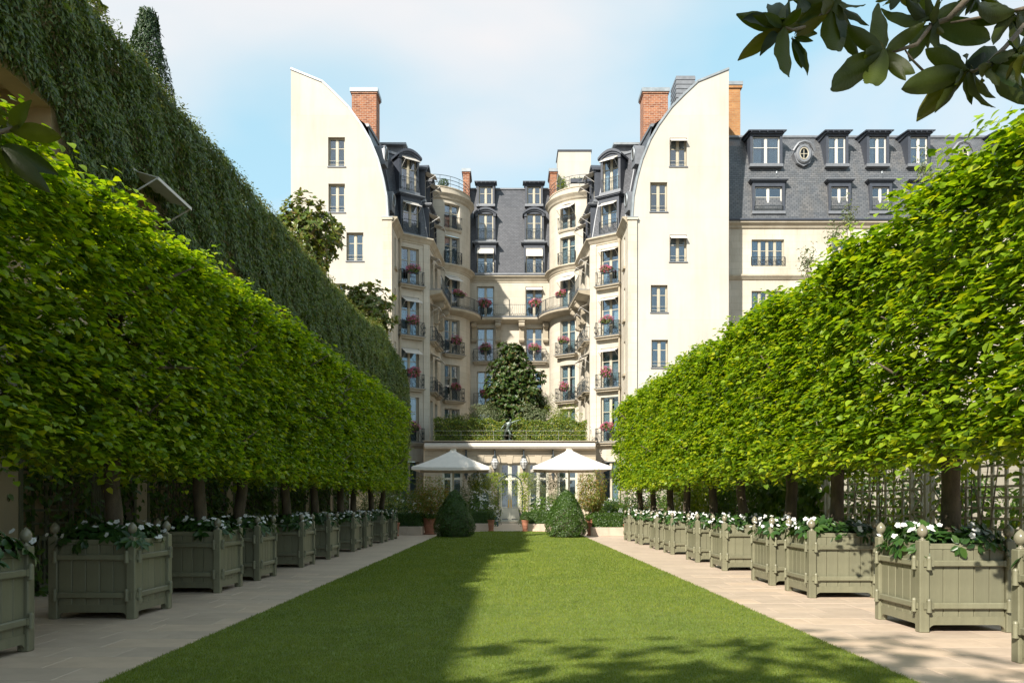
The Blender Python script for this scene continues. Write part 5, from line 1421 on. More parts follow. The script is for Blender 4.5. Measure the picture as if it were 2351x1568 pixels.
# shrubs between wall and trellis
for i, y in enumerate((11, 14.5, 18, 21.5, 25, 29, 33, 38, 43)):
    t = thing('shrub', f'dark green shrub behind the right trellis, {["nearest", "second", "third", "fourth", "fifth", "sixth", "seventh", "eighth", "farthest"][i]} of the line', 'shrub', (8.2, y, 0), 0, 'shrubs behind the right trellis')
    tag(ob('foliage', blob_leaves('foliage', 1300, (0.8, 1.7, 1.1), 0.15, 'oval', 'vine_leaf', amp=0.25), t, (0, 0, 1.1)), None, None, None, 'stuff')
    mb = MB(); limb(mb, [(0, 0, 0), (0.05, 0, 0.6), (0, 0.1, 1.6)], 0.05, 0.01, 5); mb.build('stems', 'bark_grey', t)

# left: stone pillars, dark trellis between them, climbers
LXW = -6.95
ws = [10.5, 14.3, 18.8, 22.5, 26.0, 29.5, 33.0]
wn = ['nearest', 'second', 'third', 'fourth', 'fifth', 'sixth', 'farthest']
for i, y in enumerate(ws):
    mb = MB(); mb.cbox(-0.2, 0.2, -0.22, 0.22, 0, 4.2, 0.012)
    t = thing('pillar', f'plain stone pillar of the left arcade, {wn[i]} to the camera', 'pillar', (LXW, y, 0), 0, 'pillars of the left arcade')
    mb.build('shaft', 'pillar_stone', t)
    mb = MB(); mb.box(0.19, 0.212, -0.30, -0.222, 0, 4.1); mb.box(0.19, 0.212, 0.222, 0.30, 0, 4.1); mb.build('side_batten', 'trellis_dark', t)
    mb = MB(); mb.cbox(-0.26, 0.26, -0.28, 0.28, 0, 0.22, 0.012); mb.build('plinth', 'pillar_stone', t)
for i in range(6):
    a, b = ws[i] + 0.3, ws[i + 1] - 0.3
    lattice('trellis', f'dark green lattice between the arcade pillars on the left, {names[i]} to the camera', 'trellis', (LXW - 0.05, (a + b) / 2, 0), math.pi / 2, b - a, 3.6, 0.30, 0.19, 'trellis_dark', posts=False, bar=0.03, group='trellis panels of the left arcade')
    climber('climbing_plant', f'shaded climbing shrub on the left arcade trellis, {names[i]} to the camera', LXW + 0.12, a, b, 2600, 0.13, 'vine_leaf', -1, 3.3, group='climbers of the left arcade')
    # fluted green pilaster in the middle of each bay
    t = thing('trellis_pilaster', f'ribbed green wooden pilaster on the left arcade, {names[i]} to the camera', 'pilaster', (LXW + 0.02, a + (b - a) * 0.72, 0), math.pi / 2, 'pilasters of the left arcade')
    for k in range(7):
        key = ('fl',)
        if key not in RC:
            mb = MB(); mb.cbox(-0.022, 0.022, -0.05, 0.0, 0, 3.6, 0.008); RC[key] = mb.mesh('rib', 'trellis_dark')
        ob('rib', RC[key], t, (-0.19 + k * 0.063, 0, 0))
    mb = MB(); mb.box(-0.23, 0.23, 0.0, 0.03, 0, 3.7); mb.build('backing', 'trellis_dark', t)
mb = MB(); mb.box(-6.8, -6.75, 11.2, 13.4, 0.08, 0.14); mb.box(-6.8, -6.75, 11.2, 13.4, 0.78, 0.84)
t = thing('low_fence', 'low slatted green fence behind the gap between the near left planters', 'fence', (-6.78, 12.3, 0))
m2 = MB(); m2.box(-0.025, 0.025, -1.1, 1.1, 0.08, 0.14); m2.box(-0.025, 0.025, -1.1, 1.1, 0.78, 0.84); m2.build('rail', 'trellis_dark', t)
m3 = MB(); m3.box(-0.015, 0.015, -0.02, 0.02, 0, 0.86); bal = m3.mesh('slat', 'trellis_dark')
for k in range(19): ob('slat', bal, t, (0.0, -1.08 + k * 0.12, 0))

# ================================================================== foreground magnolia
MT = thing('magnolia_tree', 'large-leaved magnolia whose near branches hang into the top of the picture', 'tree', (1.7, -2.4, 0))
def D2W(px, py, Y): return Vector(((px - 1170) / 1790 * Y, Y, CAM_H + (1157 - py) / 1790 * Y))
def magleaf(w, curl, fold):
    mb = MB(); V = []; F = []; k = 10
    for i in range(k + 1):
        y = i / k; q = (math.sin(math.pi * min(1, y ** 0.85)) ** 0.75) * w if 0 < i < k else 0.012
        z = curl * (y - 0.5) ** 2 * -1.0
        V += [(-q, y, z + fold * q + 0.02 * math.sin(i * 1.7)), (-q * 0.5, y, z + fold * q * 0.45), (0, y, z - 0.006), (q * 0.5, y, z + fold * q * 0.45), (q, y, z + fold * q - 0.02 * math.sin(i * 1.3))]
    for i in range(k):
        for j in range(4): F.append((5 * i + j, 5 * i + j + 1, 5 * i + j + 6, 5 * i + j + 5))
    mb.idx(V, F)
    z0 = -curl * 0.25
    mb.tube([(0, -0.06, z0), (0, 0.02, z0)], [0.012, 0.012], 4)
    return mb.mesh('leaf', 'magnolia_big', True)
ML = [magleaf(0.165, 0.25, 0.25), magleaf(0.18, 0.45, 0.4), magleaf(0.15, -0.2, 0.35), magleaf(0.17, 0.6, 0.15)]
def crop1(x, y): return ((2700 + x / 2.062) / 1.6333, (y / 2.062) / 1.6333)
def crop2(x, y): return ((x / 1.742) / 1.6333, (y / 1.742) / 1.6333)
WH = [
 ((480, 210), 2.15, [(130, 465), (165, 120), (115, 105), (258, 120), (510, 622), (310, 415), (530, 20), (400, -30), (598, 200), (640, 60)]),
 ((565, 290), 2.2, [(690, 580), (640, 535), (720, 320), (820, 120)]),
 ((880, 20), 2.25, [(590, 180), (975, 320), (1060, 460), (892, 455), (1160, 190), (720, -60), (540, -10), (760, 150), (1010, 150), (900, -120), (1120, 60)]),
 ((1260, 412), 2.2, [(815, 700), (975, 200), (1235, 5), (1580, 185), (1110, 632), (1150, 705), (1430, 620), (1512, 590), (1180, 300)]),
 ((1640, 185), 2.25, [(1232, 120), (1440, 490), (1480, -20), (1600, -60), (1690, -20), (2115, 310), (1730, 275), (1940, 30), (1700, 470), (1600, 380)]),
 ((1900, 545), 2.1, [(1375, 695), (1495, 940), (1670, 872), (1560, 380), (1690, 330), (2085, 870), (1950, 805), (2175, 440), (2110, 770), (1910, 420), (1830, 650)]),
 ((2060, 500), 2.05, [(2351, 540), (2380, 690), (2160, 655), (2390, 830), (2240, 400), (2000, 640), (2330, 420)]),
 ((2260, 110), 2.2, [(2080, 360), (2315, 450), (1925, 185), (2400, 210), (1950, 60), (2200, 20), (2290, 320), (2050, 70), (2420, 60)]),
 ((2000, -60), 2.3, [(1750, 120), (1900, 120), (2120, 60), (1800, -40), (1960, 90), (1850, 60)]),
 ((700, -60), 2.28, [(560, 110), (480, -80), (760, 130), (860, 40), (640, 150), (900, -140)]),
 ((2330, 420), 2.0, [(2140, 540), (2300, 700), (2420, 560), (2230, 300), (2400, 300), (2200, 620)]),
 ((1400, -90), 2.3, [(1260, 60), (1480, 60), (1320, 70), (1550, 30), (1200, -20)]),
]
def put_leaf(b, tp, i, sc_=1.0):
    d = tp - b; L = d.length
    up = Vector((rnd.uniform(-0.6, 0.6), 1.0, 0.35 + rnd.uniform(-0.5, 0.5))) * (1 if rnd.random() < 0.75 else -1)
    ob('leaf', ML[i % 4], MT, b, 0, True, orient(d, up), [L * sc_] * 3)
k = 0
def twob(pts, rs, n):
    q = MB(); q.tube(pts, rs, n); q.build('twig', 'bark_grey', MT, world=True, smooth=True)
root_pt = Vector((1.9, -0.6, 3.5))
for (c, Y, tips) in WH:
    b = D2W(*crop1(*c), Y)
    ex = [(c[0] + rnd.uniform(-330, 330), c[1] + rnd.uniform(-230, 260)) for _ in range(3)]
    ex = [e for e in ex if e[1] < 330 + 0.12 * e[0]]
    for tt in tips + ex:
        yy_ = Y + rnd.uniform(-0.10, 0.10); e = D2W(*crop1(*tt), yy_)
        put_leaf(b + (e - b) * 0.05, e, k); k += 1
def twig(cs, Y, r=0.006):
    twob([D2W(*crop1(*c), y) for c, y in zip(cs, Y)], [r * (0.6 + 0.18 * i) for i in range(len(cs))], 6)
twig([(480, 210), (560, 235), (700, 200), (900, 20), (1100, -200)], (2.15, 2.17, 2.2, 2.25, 2.2))
twig([(1230, 415), (1320, 410), (1520, 345), (1640, 190), (1760, 150), (1960, -60)], (2.2, 2.2, 2.22, 2.25, 2.25, 2.2))
twig([(1780, 180), (2000, 140), (2260, 90), (2420, 50)], (2.25, 2.22, 2.2, 2.1))
twig([(1900, 545), (1960, 555), (2060, 500), (2200, 370), (2350, 200)], (2.1, 2.08, 2.05, 2.1, 2.15))
twig([(1430, 390), (1480, 460), (1580, 560)], (2.2, 2.2, 2.2), 0.004)
LH = [((60, 850), 1.75, [(415, 895), (185, 665), (-60, 760), (-90, 900), (70, 770)]), ((-20, 940), 1.7, [(375, 1135), (320, 1252), (60, 1140), (-120, 1010), (-60, 1100)]), ((-60, 700), 1.8, [(60, 760), (-160, 640)])]
for (c, Y, tips) in LH:
    b = D2W(*crop2(*c), Y)
    for tt in tips:
        e = D2W(*crop2(*tt), Y + rnd.uniform(-0.06, 0.06)); put_leaf(b + (e - b) * 0.04, e, k); k += 1
twob([D2W(*crop2(130, 830), 1.75), D2W(*crop2(60, 850), 1.75), D2W(*crop2(-60, 880), 1.7), Vector((-1.6, 1.2, 2.4)), Vector((-1.2, 0.2, 2.9))], [0.005, 0.006, 0.008, 0.012, 0.02], 6)
twob([D2W(*crop1(1100, -200), 2.2), D2W(*crop1(1960, -60), 2.2) + Vector((0, -.4, .5)), Vector((1.9, 0.6, 3.3)), root_pt], [0.008, 0.01, 0.014, 0.035], 7)
twob([D2W(*crop1(2420, 50), 2.1), Vector((2.0, 1.0, 3.1)), root_pt], [0.007, 0.012, 0.035], 7)
twob([D2W(*crop1(2350, 200), 2.15), Vector((2.2, 1.2, 3.0)), root_pt], [0.007, 0.012, 0.03], 7)
tr = MB()
limb(tr, [(1.7, -2.4, 0), (1.75, -2.35, 1.2), (1.6, -2.2, 2.4), (1.2, -1.9, 3.6), (0.2, -1.6, 4.8), (-1.0, -1.4, 5.8)], 0.17, 0.04, 10)
limb(tr, [(1.6, -2.2, 2.4), (1.8, -1.4, 3.1), root_pt, (1.5, 0.1, 4.2)], 0.08, 0.02, 8)
limb(tr, [(1.2, -1.9, 3.6), (-0.2, -0.9, 3.5), (-1.2, 0.2, 2.9)], 0.05, 0.02, 7)
limb(tr, [(0.2, -1.6, 4.8), (-2.0, -0.6, 4.9), (-3.4, 0.2, 5.0)], 0.05, 0.01, 6)
tr.build('trunk', 'bark_grey', MT, world=True, smooth=True)
tag(ob('crown', whorls('crown', 520, (2.75, 1.75, 1.5), 0.2, 'magnolia_leaf', 9, 12, 0.6, 0.22), MT, (-2.35, -0.95, 5.0), 0, True), None, None, None, 'stuff')
# ================================================================== terrace garden before the hotel
def cone_shrub(x, y, label):
    t = thing('topiary', label, 'topiary', (x, y, 0), 0, 'cone-clipped box bushes')
    n = 24000; h = rng.random(n) ** 0.9
    prof = lambda h: 0.80 * np.interp(h, [0, 0.06, 0.2, 0.32, 0.5, 0.7, 0.86, 0.95, 1.0], [0.76, 0.92, 1.0, 0.98, 0.83, 0.59, 0.38, 0.23, 0.05])
    a = rng.uniform(0, 6.283, n); lump = 1 + 0.05 * np.sin(a * 4 + h * 11) + 0.04 * np.sin(a * 9 - h * 23)
    rr = prof(h) * lump * (1 - 0.14 * rng.random(n) ** 2)
    d = np.column_stack([np.cos(a), np.sin(a), 0.2 + 0.6 * h])
    me = leafmesh('foliage', np.column_stack([rr * np.cos(a), rr * np.sin(a), h * 1.80 + 0.03]), d + rv(n, 0.45), d + rv(n, 0.6), 0.045 * rng.uniform(0.6, 1.4, n), 'oval', 'box_leaf')
    tag(ob('foliage', me, t), None, None, None, 'stuff')
    mb = MB(); prof2 = [(0.62, 0.03), (0.7, 0.36), (0.56, 0.9), (0.2, 1.5), (0.05, 1.65)]; mb.lathe([(r * 0.86, z) for r, z in prof2], 12); mb.build('inner_branches', 'bark_lime', t)
cone_shrub(-2.2, 31.0, 'cone-clipped box bush at the left end of the lawn')
cone_shrub(2.22, 30.6, 'cone-clipped box bush at the right end of the lawn')
def stone_bed(x0, x1, y0, y1, label, hl):
    t = thing('stone_trough', label, 'trough', ((x0 + x1) / 2, (y0 + y1) / 2, 0), 0, 'stone troughs before the hotel')
    W, Dp = (x1 - x0) / 2, (y1 - y0) / 2; k = max(2, round((x1 - x0) / 0.65))
    for i in range(k):
        a, b = -W + 2 * W * i / k, -W + 2 * W * (i + 1) / k
        mb = MB(); mb.cbox(a + 0.002, b - 0.002, -Dp, -Dp + 0.12, 0, 0.36, 0.006); mb.build('slab', 'paving', t)
    for a in (-W, W - 0.12):
        mb = MB(); mb.cbox(a, a + 0.12, -Dp + 0.122, Dp, 0, 0.36, 0.006); mb.build('slab', 'paving', t)
    mb = MB(); mb.box(-W + 0.1, W - 0.1, -Dp + 0.1, Dp, 0.0, 0.31); mb.build('soil', 'soil', t)
    # clipped hedge in it
    g = thing('box_hedge', hl, 'hedge', ((x0 + x1) / 2, (y0 + y1) / 2, 0.30), 0, 'low box hedges before the hotel')
    n = int(5200 * (x1 - x0)); w2, d2, H = W - 0.06, min(Dp - 0.06, 0.42), 0.62
    ff = rng.choice(4, n, p=[0.5, 0.3, 0.1, 0.1]); u = rng.uniform(-1, 1, n); v = rng.random(n)
    p = np.zeros((n, 3)); nn_ = np.zeros((n, 3))
    q = ff == 0; p[q] = np.column_stack([u[q] * w2, np.full(q.sum(), -d2), v[q] * H]); nn_[q] = (0, -1, 0)
    q = ff == 1; p[q] = np.column_stack([u[q] * w2, (v[q] * 2 - 1) * d2, np.full(q.sum(), H)]); nn_[q] = (0, 0, 1)
    q = ff == 2; p[q] = np.column_stack([np.full(q.sum(), -w2), u[q] * d2, v[q] * H]); nn_[q] = (-1, 0, 0)
    q = ff == 3; p[q] = np.column_stack([np.full(q.sum(), w2), u[q] * d2, v[q] * H]); nn_[q] = (1, 0, 0)
    p += nn_ * rng.uniform(-0.07, 0.02, n)[:, None]
    me = leafmesh('foliage', p, nn_ + rv(n, 0.5) + UP * 0.3, nn_ + rv(n, 0.7), 0.05 * rng.uniform(0.6, 1.4, n), 'oval', 'box_leaf')
    tag(ob('foliage', me, g), None, None, None, 'stuff')
    mb = MB(); mb.box(-w2 + 0.07, w2 - 0.07, -d2 + 0.07, d2 - 0.07, 0, H - 0.07); mb.build('inner_branches', 'bark_lime', g)
stone_bed(-4.85, -3.72, 32.8, 34.3, 'stone trough under the outer left box hedge', 'low box hedge in the outer left trough beside the planters')
stone_bed(-2.55, -0.98, 38.0, 39.4, 'stone trough under the inner left box hedge', 'low box hedge left of the garden arch')
stone_bed(0.85, 2.6, 37.2, 38.6, 'stone trough under the inner right box hedge', 'low box hedge right of the garden arch')
stone_bed(3.34, 4.70, 31.6, 33.1, 'stone trough under the outer right box hedge', 'low box hedge in the outer right trough beside the planters')
def pot(x, y, h, r, label, plant=None):
    t = thing('terracotta_pot', label, 'pot', (x, y, 0), 0, 'terracotta pots on the terrace')
    mb = MB(); mb.lathe([(r * 0.80, 0), (r * 0.84, 0.02), (r * 0.84, h * 0.08), (r * 0.66, h * 0.10), (r * 0.70, h * 0.24), (r * 0.74, h * 0.25), (r * 0.74, h * 0.28), (r * 0.73, h * 0.29), (r * 0.80, h * 0.52), (r * 0.85, h * 0.53), (r * 0.85, h * 0.56), (r * 0.83, h * 0.57), (r * 0.90, h * 0.86), (r * 1.0, h * 0.90), (r * 1.02, h * 0.98), (r, h), (r * 0.9, h), (r * 0.86, h * 0.93)], 28)
    mb.build('body', 'terracotta', t, smooth='auto')
    mb = MB(); mb.lathe([(r * 0.87, h * 0.90), (r * 0.87, h * 0.93)], 20); mb.build('soil', 'soil', t)
pot(-3.45, 33.6, 0.72, 0.32, 'large ribbed terracotta pot beside the left cone bush')
pot(3.40, 32.4, 0.72, 0.26, 'large ribbed terracotta pot beside the right cone bush')
pot(-0.90, 37.4, 0.55, 0.17, 'small terracotta pot left of the garden arch')
pot(0.72, 36.9, 0.55, 0.17, 'small terracotta pot right of the garden arch')
pot(-4.70, 31.9, 0.55, 0.20, 'small terracotta pot at the outer end of the left trough')
pot(4.72, 31.2, 0.5, 0.19, 'small terracotta pot at the outer end of the right trough')
def shrub(name, label, x, y, z0, rad, n, size, ml, shape='oval', cat='shrub', cz=None, stems=5, flowers=0, amp=0.25, depth=0.5, jit=0.6, group=None):
    t = thing(name, label, cat, (x, y, z0), 0, group)
    cz = cz if cz is not None else rad[2]
    tag(ob('foliage', blob_leaves('foliage', int(n * 1.7), rad, size * 1.1, shape, ml, 12, depth + 0.1, amp + 0.08, jit=jit), t, (0, 0, cz)), None, None, None, 'stuff')
    mb = MB()
    for k in range(stems): limb(mb, [(rnd.uniform(-.05, .05), rnd.uniform(-.05, .05), 0), (rnd.uniform(-.1, .1), rnd.uniform(-.1, .1), cz * 0.5), (rnd.uniform(-.5, .5) * rad[0], rnd.uniform(-.5, .5) * rad[1], cz + rad[2] * 0.2)], 0.022, 0.008, 5)
    mb.build('stems', 'bark_grey', t)
    if flowers:
        p, d = blob(flowers, tuple(r * 1.06 for r in rad), 9, 0.05, amp)
        P = np.repeat(p, 6, 0) + rv(len(p) * 6, 0.022); Dn = np.repeat(d, 6, 0)
        tag(ob('blossoms', leafmesh('blossoms', P, Dn + rv(len(P), 0.4), rv(len(P)), 0.095 * rng.uniform(0.7, 1.3, len(P)), 'diamond', 'white_petal'), t, (0, 0, cz)), None, None, None, 'stuff')
    return t
shrub('nandina', 'feathery green and bronze shrub growing in the large left pot', -3.40, 33.6, 0.66, (0.85, 0.7, 0.85), 2300, 0.10, 'nandina_leaf', 'lance', cz=0.85)
shrub('nandina', 'feathery bronze shrub growing in the large right pot', 3.45, 32.4, 0.66, (0.60, 0.6, 0.95), 2000, 0.10, 'nandina_leaf', 'lance', cz=0.95)
shrub('ivy_plant', 'trailing ivy round the rim of the large left pot', -3.45, 33.55, 0.66, (0.36, 0.36, 0.12), 500, 0.06, 'vine_leaf', 'heart', stems=2)
shrub('ivy_plant', 'trailing ivy round the rim of the large right pot', 3.40, 32.35, 0.66, (0.30, 0.30, 0.12), 450, 0.06, 'vine_leaf', 'heart', stems=2)
shrub('small_bush', 'little round bush in the small pot left of the arch', -0.90, 37.4, 0.5, (0.22, 0.22, 0.26), 600, 0.05, 'box_leaf')
shrub('small_bush', 'little round bush in the small pot right of the arch', 0.72, 36.9, 0.5, (0.22, 0.22, 0.26), 600, 0.05, 'box_leaf')
shrub('rose_bush', 'white flowering rose bush behind the outer left hedge', -4.5, 35.2, 0.0, (0.95, 0.8, 0.85), 2200, 0.08, 'vine_leaf', flowers=85)
shrub('rose_bush', 'white flowering rose bush behind the inner left hedge', -1.65, 40.2, 0.0, (0.85, 0.7, 0.95), 2200, 0.08, 'vine_leaf', flowers=80)
shrub('rose_bush', 'white flowering rose bush behind the inner right hedge', 1.75, 39.4, 0.0, (0.85, 0.7, 0.85), 2200, 0.08, 'vine_leaf', flowers=75)
shrub('rose_bush', 'white flowering rose bush behind the outer right hedge', 4.5, 34.4, 0.0, (0.85, 0.8, 0.85), 2200, 0.08, 'vine_leaf', flowers=60)
shrub('olive_bush', 'grey-green olive bush in the far left corner of the garden', -6.0, 36.0, 0, (1.0, 1.0, 1.0), 2400, 0.10, 'olive_leaf', 'lance')
shrub('camellia_bush', 'dark glossy rounded bush at the far right corner of the garden', 5.9, 36.0, 0, (0.95, 0.9, 1.0), 2200, 0.10, 'magnolia_leaf')
shrub('olive_bush', 'grey airy olive bush between the left cone and the ball tree', -2.35, 41.6, 0, (0.60, 0.6, 1.2), 1500, 0.10, 'olive_leaf', 'lance', amp=0.4)
shrub('olive_bush', 'grey airy olive bush behind the right cone', 2.55, 41.0, 0, (0.60, 0.6, 1.25), 1500, 0.10, 'olive_leaf', 'lance', amp=0.4)
shrub('laurel_bush', 'green laurel bush left of the feathery left shrub', -5.2, 34.4, 0, (0.75, 0.7, 0.75), 1600, 0.09, 'laurel_leaf')
shrub('laurel_bush', 'green laurel bush right of the feathery right shrub', 4.35, 36.6, 0, (0.7, 0.7, 0.8), 1600, 0.09, 'laurel_leaf')
def ball_tree(x, y, label, ml, shape, r):
    t = thing('ball_tree', label, 'tree', (x, y, 0), 0, 'ball-headed standards by the arch')
    tag(ob('crown', blob_leaves('crown', 2600, (r, r, r * 0.9), 0.075, shape, ml, 9, 0.4, 0.1), t, (0, 0, 2.45)), None, None, None, 'stuff')
    mb = MB(); limb(mb, [(0, 0, 0), (0.02, 0, 1.2), (0, 0, 2.5)], 0.035, 0.02, 6); mb.build('trunk', 'bark_grey', t)
ball_tree(-1.70, 43.0, 'ball-headed green standard left of the arch', 'laurel_leaf', 'oval', 0.66)
ball_tree(1.62, 42.2, 'ball-headed grey olive standard right of the arch', 'olive_leaf', 'lance', 0.78)
# palm fan at right
t = thing('palm', 'small fan of yellow-green palm fronds behind the right pot shrub', 'palm', (4.9, 37.5, 0))
for k in range(9):
    a = -1.2 + k * 0.3; fr = MB()
    pts = [Vector((0.02 * k, 0, 0.5)) + Vector((math.sin(a), -0.2, math.cos(a) * 0.9)) * (s_ * 1.5) + Vector((0, 0, -0.5 * s_ * s_)) for s_ in (0, 0.25, 0.5, 0.75, 1)]
    fr.tube(pts, [0.012, 0.01, 0.008, 0.006, 0.003], 4)
    for i in range(26):
        s_ = 0.25 + 0.75 * i / 26; j = min(3, int(s_ * 4)); q = s_ * 4 - j; p = pts[j].lerp(pts[j + 1], q)
        for sg in (-1, 1): fr.face([p, p + Vector((sg * 0.10 * math.cos(a), 0, sg * -0.10 * math.sin(a) + 0.06)), p + Vector((sg * 0.24 * math.cos(a), -0.02, sg * -0.24 * math.sin(a) - 0.05))])
    fr.build('frond', 'vine_yellow', t)

# ---- garden arch with its climbers
t = thing('garden_arch', 'dark green metal garden arch framing the hotel door', 'arch', (0.02, 46.5, 0))
mb = MB()
for dy in (-0.25, 0.25):
    pts = [(-0.72, dy, 0), (-0.72, dy, 2.33)] + [(-0.72 * math.cos(math.pi * i / 12), dy, 2.33 + 0.74 * math.sin(math.pi * i / 12)) for i in range(1, 12)] + [(0.72, dy, 2.33), (0.72, dy, 0)]
    mb.tube(pts, 0.032, 6)
mb.build('hoops', 'iron_green', t)
mb = MB()
for i in range(0, 9):
    for sx in (-0.72, 0.72): mb.tube([(sx, -0.25, 0.25 + i * 0.26), (sx, 0.25, 0.25 + i * 0.26)], 0.014, 4)
for i in range(1, 12): mb.tube([(-0.72 * math.cos(math.pi * i / 12), -0.25, 2.33 + 0.74 * math.sin(math.pi * i / 12)), (-0.72 * math.cos(math.pi * i / 12), 0.25, 2.33 + 0.74 * math.sin(math.pi * i / 12))], 0.014, 4)
mb.build('rungs', 'iron_green', t)
for sx, wd in ((-1, 'left'), (1, 'right')):
    q = thing('arch_climber', f'light green climber growing up the {wd} leg of the garden arch', 'climber', (sx * 0.86, 46.45, 0), 0, 'climbers on the garden arch')
    n = 1900; z = rng.random(n) ** 0.7 * 3.2; w = 0.10 + 0.26 * np.exp(-((z - 2.5) / 0.6) ** 2) + 0.10 * np.sin(z * 3 + sx) ** 2
    p = np.column_stack([rng.normal(0, 1, n) * w, rng.normal(0, 0.22, n), z])
    tag(ob('foliage', leafmesh('foliage', p, np.array([0, -0.7, 0.6]) + rv(n, 0.5), np.array([0, -0.3, -0.6]) + rv(n, 0.6), 0.085 * rng.uniform(0.6, 1.3, n), 'oval', 'vine_yellow'), q), None, None, None, 'stuff')
    mb = MB(); limb(mb, [(0, 0, 0), (0.03, 0, 1), (-0.03, 0, 2), (0, 0, 3)], 0.02, 0.008, 5, wob=0.03); mb.build('stems', 'bark_grey', q)
t = thing('green_tub', 'dark teal slatted wooden tub at the foot of the left arch leg', 'planter', (-1.0, 45.6, 0))
mb = MB()
for i in range(6): mb.cbox(-0.27 + i * 0.092, -0.182 + i * 0.092, -0.27, -0.24, 0.1, 0.56, 0.004)
mb.build('front_slats', 'tub_teal', t)
mb = MB(); mb.box(-0.26, 0.26, -0.238, 0.26, 0.1, 0.54); mb.build('box', 'tub_teal', t)
for sx in (-1, 1):
    for sy in (-1, 1):
        mb = MB(); mb.cbox(sx * 0.27 - 0.03, sx * 0.27 + 0.03, sy * 0.27 - 0.03, sy * 0.27 + 0.03, 0, 0.62, 0.005); mb.build('leg', 'tub_teal', t)
# ---- chairs
def chair(x, y, rz, label):
    t = thing('garden_chair', label, 'chair', (x, y, 0.0), rz, 'iron garden chairs by the door')
    mb = MB(); mb.cbox(-0.21, 0.21, -0.21, 0.21, 0.42, 0.46, 0.012); mb.build('seat', 'curtain_white', t)
    for sx in (-0.2, 0.2):
        mb = MB(); mb.tube([(sx, -0.2, 0.43), (sx * 1.1, -0.24, 0.2), (sx * 1.15, -0.22, 0)], 0.014, 5); mb.build('leg', 'iron', t)
        mb = MB(); mb.tube([(sx, 0.2, 0.43), (sx * 1.1, 0.24, 0.2), (sx * 1.15, 0.30, 0)], 0.014, 5); mb.build('leg', 'iron', t)
    mb = MB()
    fr = [(-0.21, 0.2, 0.43), (-0.22, 0.26, 0.75), (-0.16, 0.31, 0.95), (0, 0.33, 1.0), (0.16, 0.31, 0.95), (0.22, 0.26, 0.75), (0.21, 0.2, 0.43)]
    mb.tube(fr, 0.016, 5)
    for q in (-0.12, -0.04, 0.04, 0.12): mb.tube([(q, 0.2, 0.44), (q * 1.1, 0.27, 0.7), (q * 0.9, 0.32, 0.96)], 0.009, 4)
    for q in (0.55, 0.7, 0.85): mb.tube([(-0.21, 0.2 + (q - 0.43) * 0.24, q), (0.21, 0.2 + (q - 0.43) * 0.24, q)], 0.009, 4)
    mb.build('backrest', 'iron', t)
    mb = MB()
    for sx in (-0.23, 0.23): mb.tube([(sx, 0.22, 0.68), (sx * 1.08, 0.0, 0.67), (sx * 1.05, -0.19, 0.62), (sx, -0.2, 0.44)], 0.012, 5)
    mb.build('armrests', 'iron', t)
chair(-0.86, 49.3, R(-100), 'wrought iron garden chair left of the hotel door')
chair(0.88, 49.3, R(100), 'wrought iron garden chair right of the hotel door')
# ---- parasols
def parasol(x, y, label, w=4.0, ze=3.22, zp=4.22):
    t = thing('parasol', label, 'umbrella', (x, y, 0), 0, 'white parasols before the hotel')
    mb = MB(); k = 10; a = w / 2
    corners = [(-a, -a), (a, -a), (a, a), (-a, a)]
    for i in range(4):
        c0, c1 = corners[i], corners[(i + 1) % 4]
        rows = []
        for j in range(k + 1):
            u = j / k; sag = 0.10 * math.sin(math.pi * u) * 0.5
            r = []
            for q in range(k + 1):
                vv = q / k; px = c0[0] + (c1[0] - c0[0]) * vv; py = c0[1] + (c1[1] - c0[1]) * vv
                pinch = 1 - 0.05 * math.sin(math.pi * vv) * u
                cx, cy = px * u * pinch, py * u * pinch
                if u < 0.06: cx, cy = px * 0.06, py * 0.06
                r.append((cx, cy, zp - (zp - ze) * u - sag - 0.03 * math.sin(math.pi * vv) * u))
            rows.append(r)
        for j in range(k):
            for q in range(k): mb.face([rows[j][q], rows[j][q + 1], rows[j + 1][q + 1], rows[j + 1][q]])
        for q in range(k):
            A, B = rows[k][q], rows[k][q + 1]
            mb.face([A, B, (B[0], B[1], B[2] - 0.15), (A[0], A[1], A[2] - 0.15)])
    mb.build('canopy', 'canvas', t, smooth='auto')
    mb = MB(); mb.lathe([(0.05, 0.1), (0.05, zp - 0.05)], 12); mb.build('pole', 'frame_sage', t, smooth='auto')
    mb = MB(); mb.lathe([(0.0, zp + 0.06), (0.16, zp + 0.05), (0.17, zp - 0.03)][::-1], 14); mb.build('finial', 'trellis', t)
    mb = MB(); mb.cbox(-0.45, 0.45, -0.45, 0.45, 0, 0.12, 0.015); mb.build('base', 'stone_pale', t)
    for cx, cy in corners:
        mb = MB(); mb.tube([(0, 0, zp - 0.12), (cx * 0.97, cy * 0.97, ze - 0.05)], 0.022, 5); mb.build('rib', 'frame_sage', t)
parasol(-3.05, 42.0, 'square white parasol on the left, partly in shade')
parasol(3.16, 41.6, 'square white parasol on the right, in full sun')
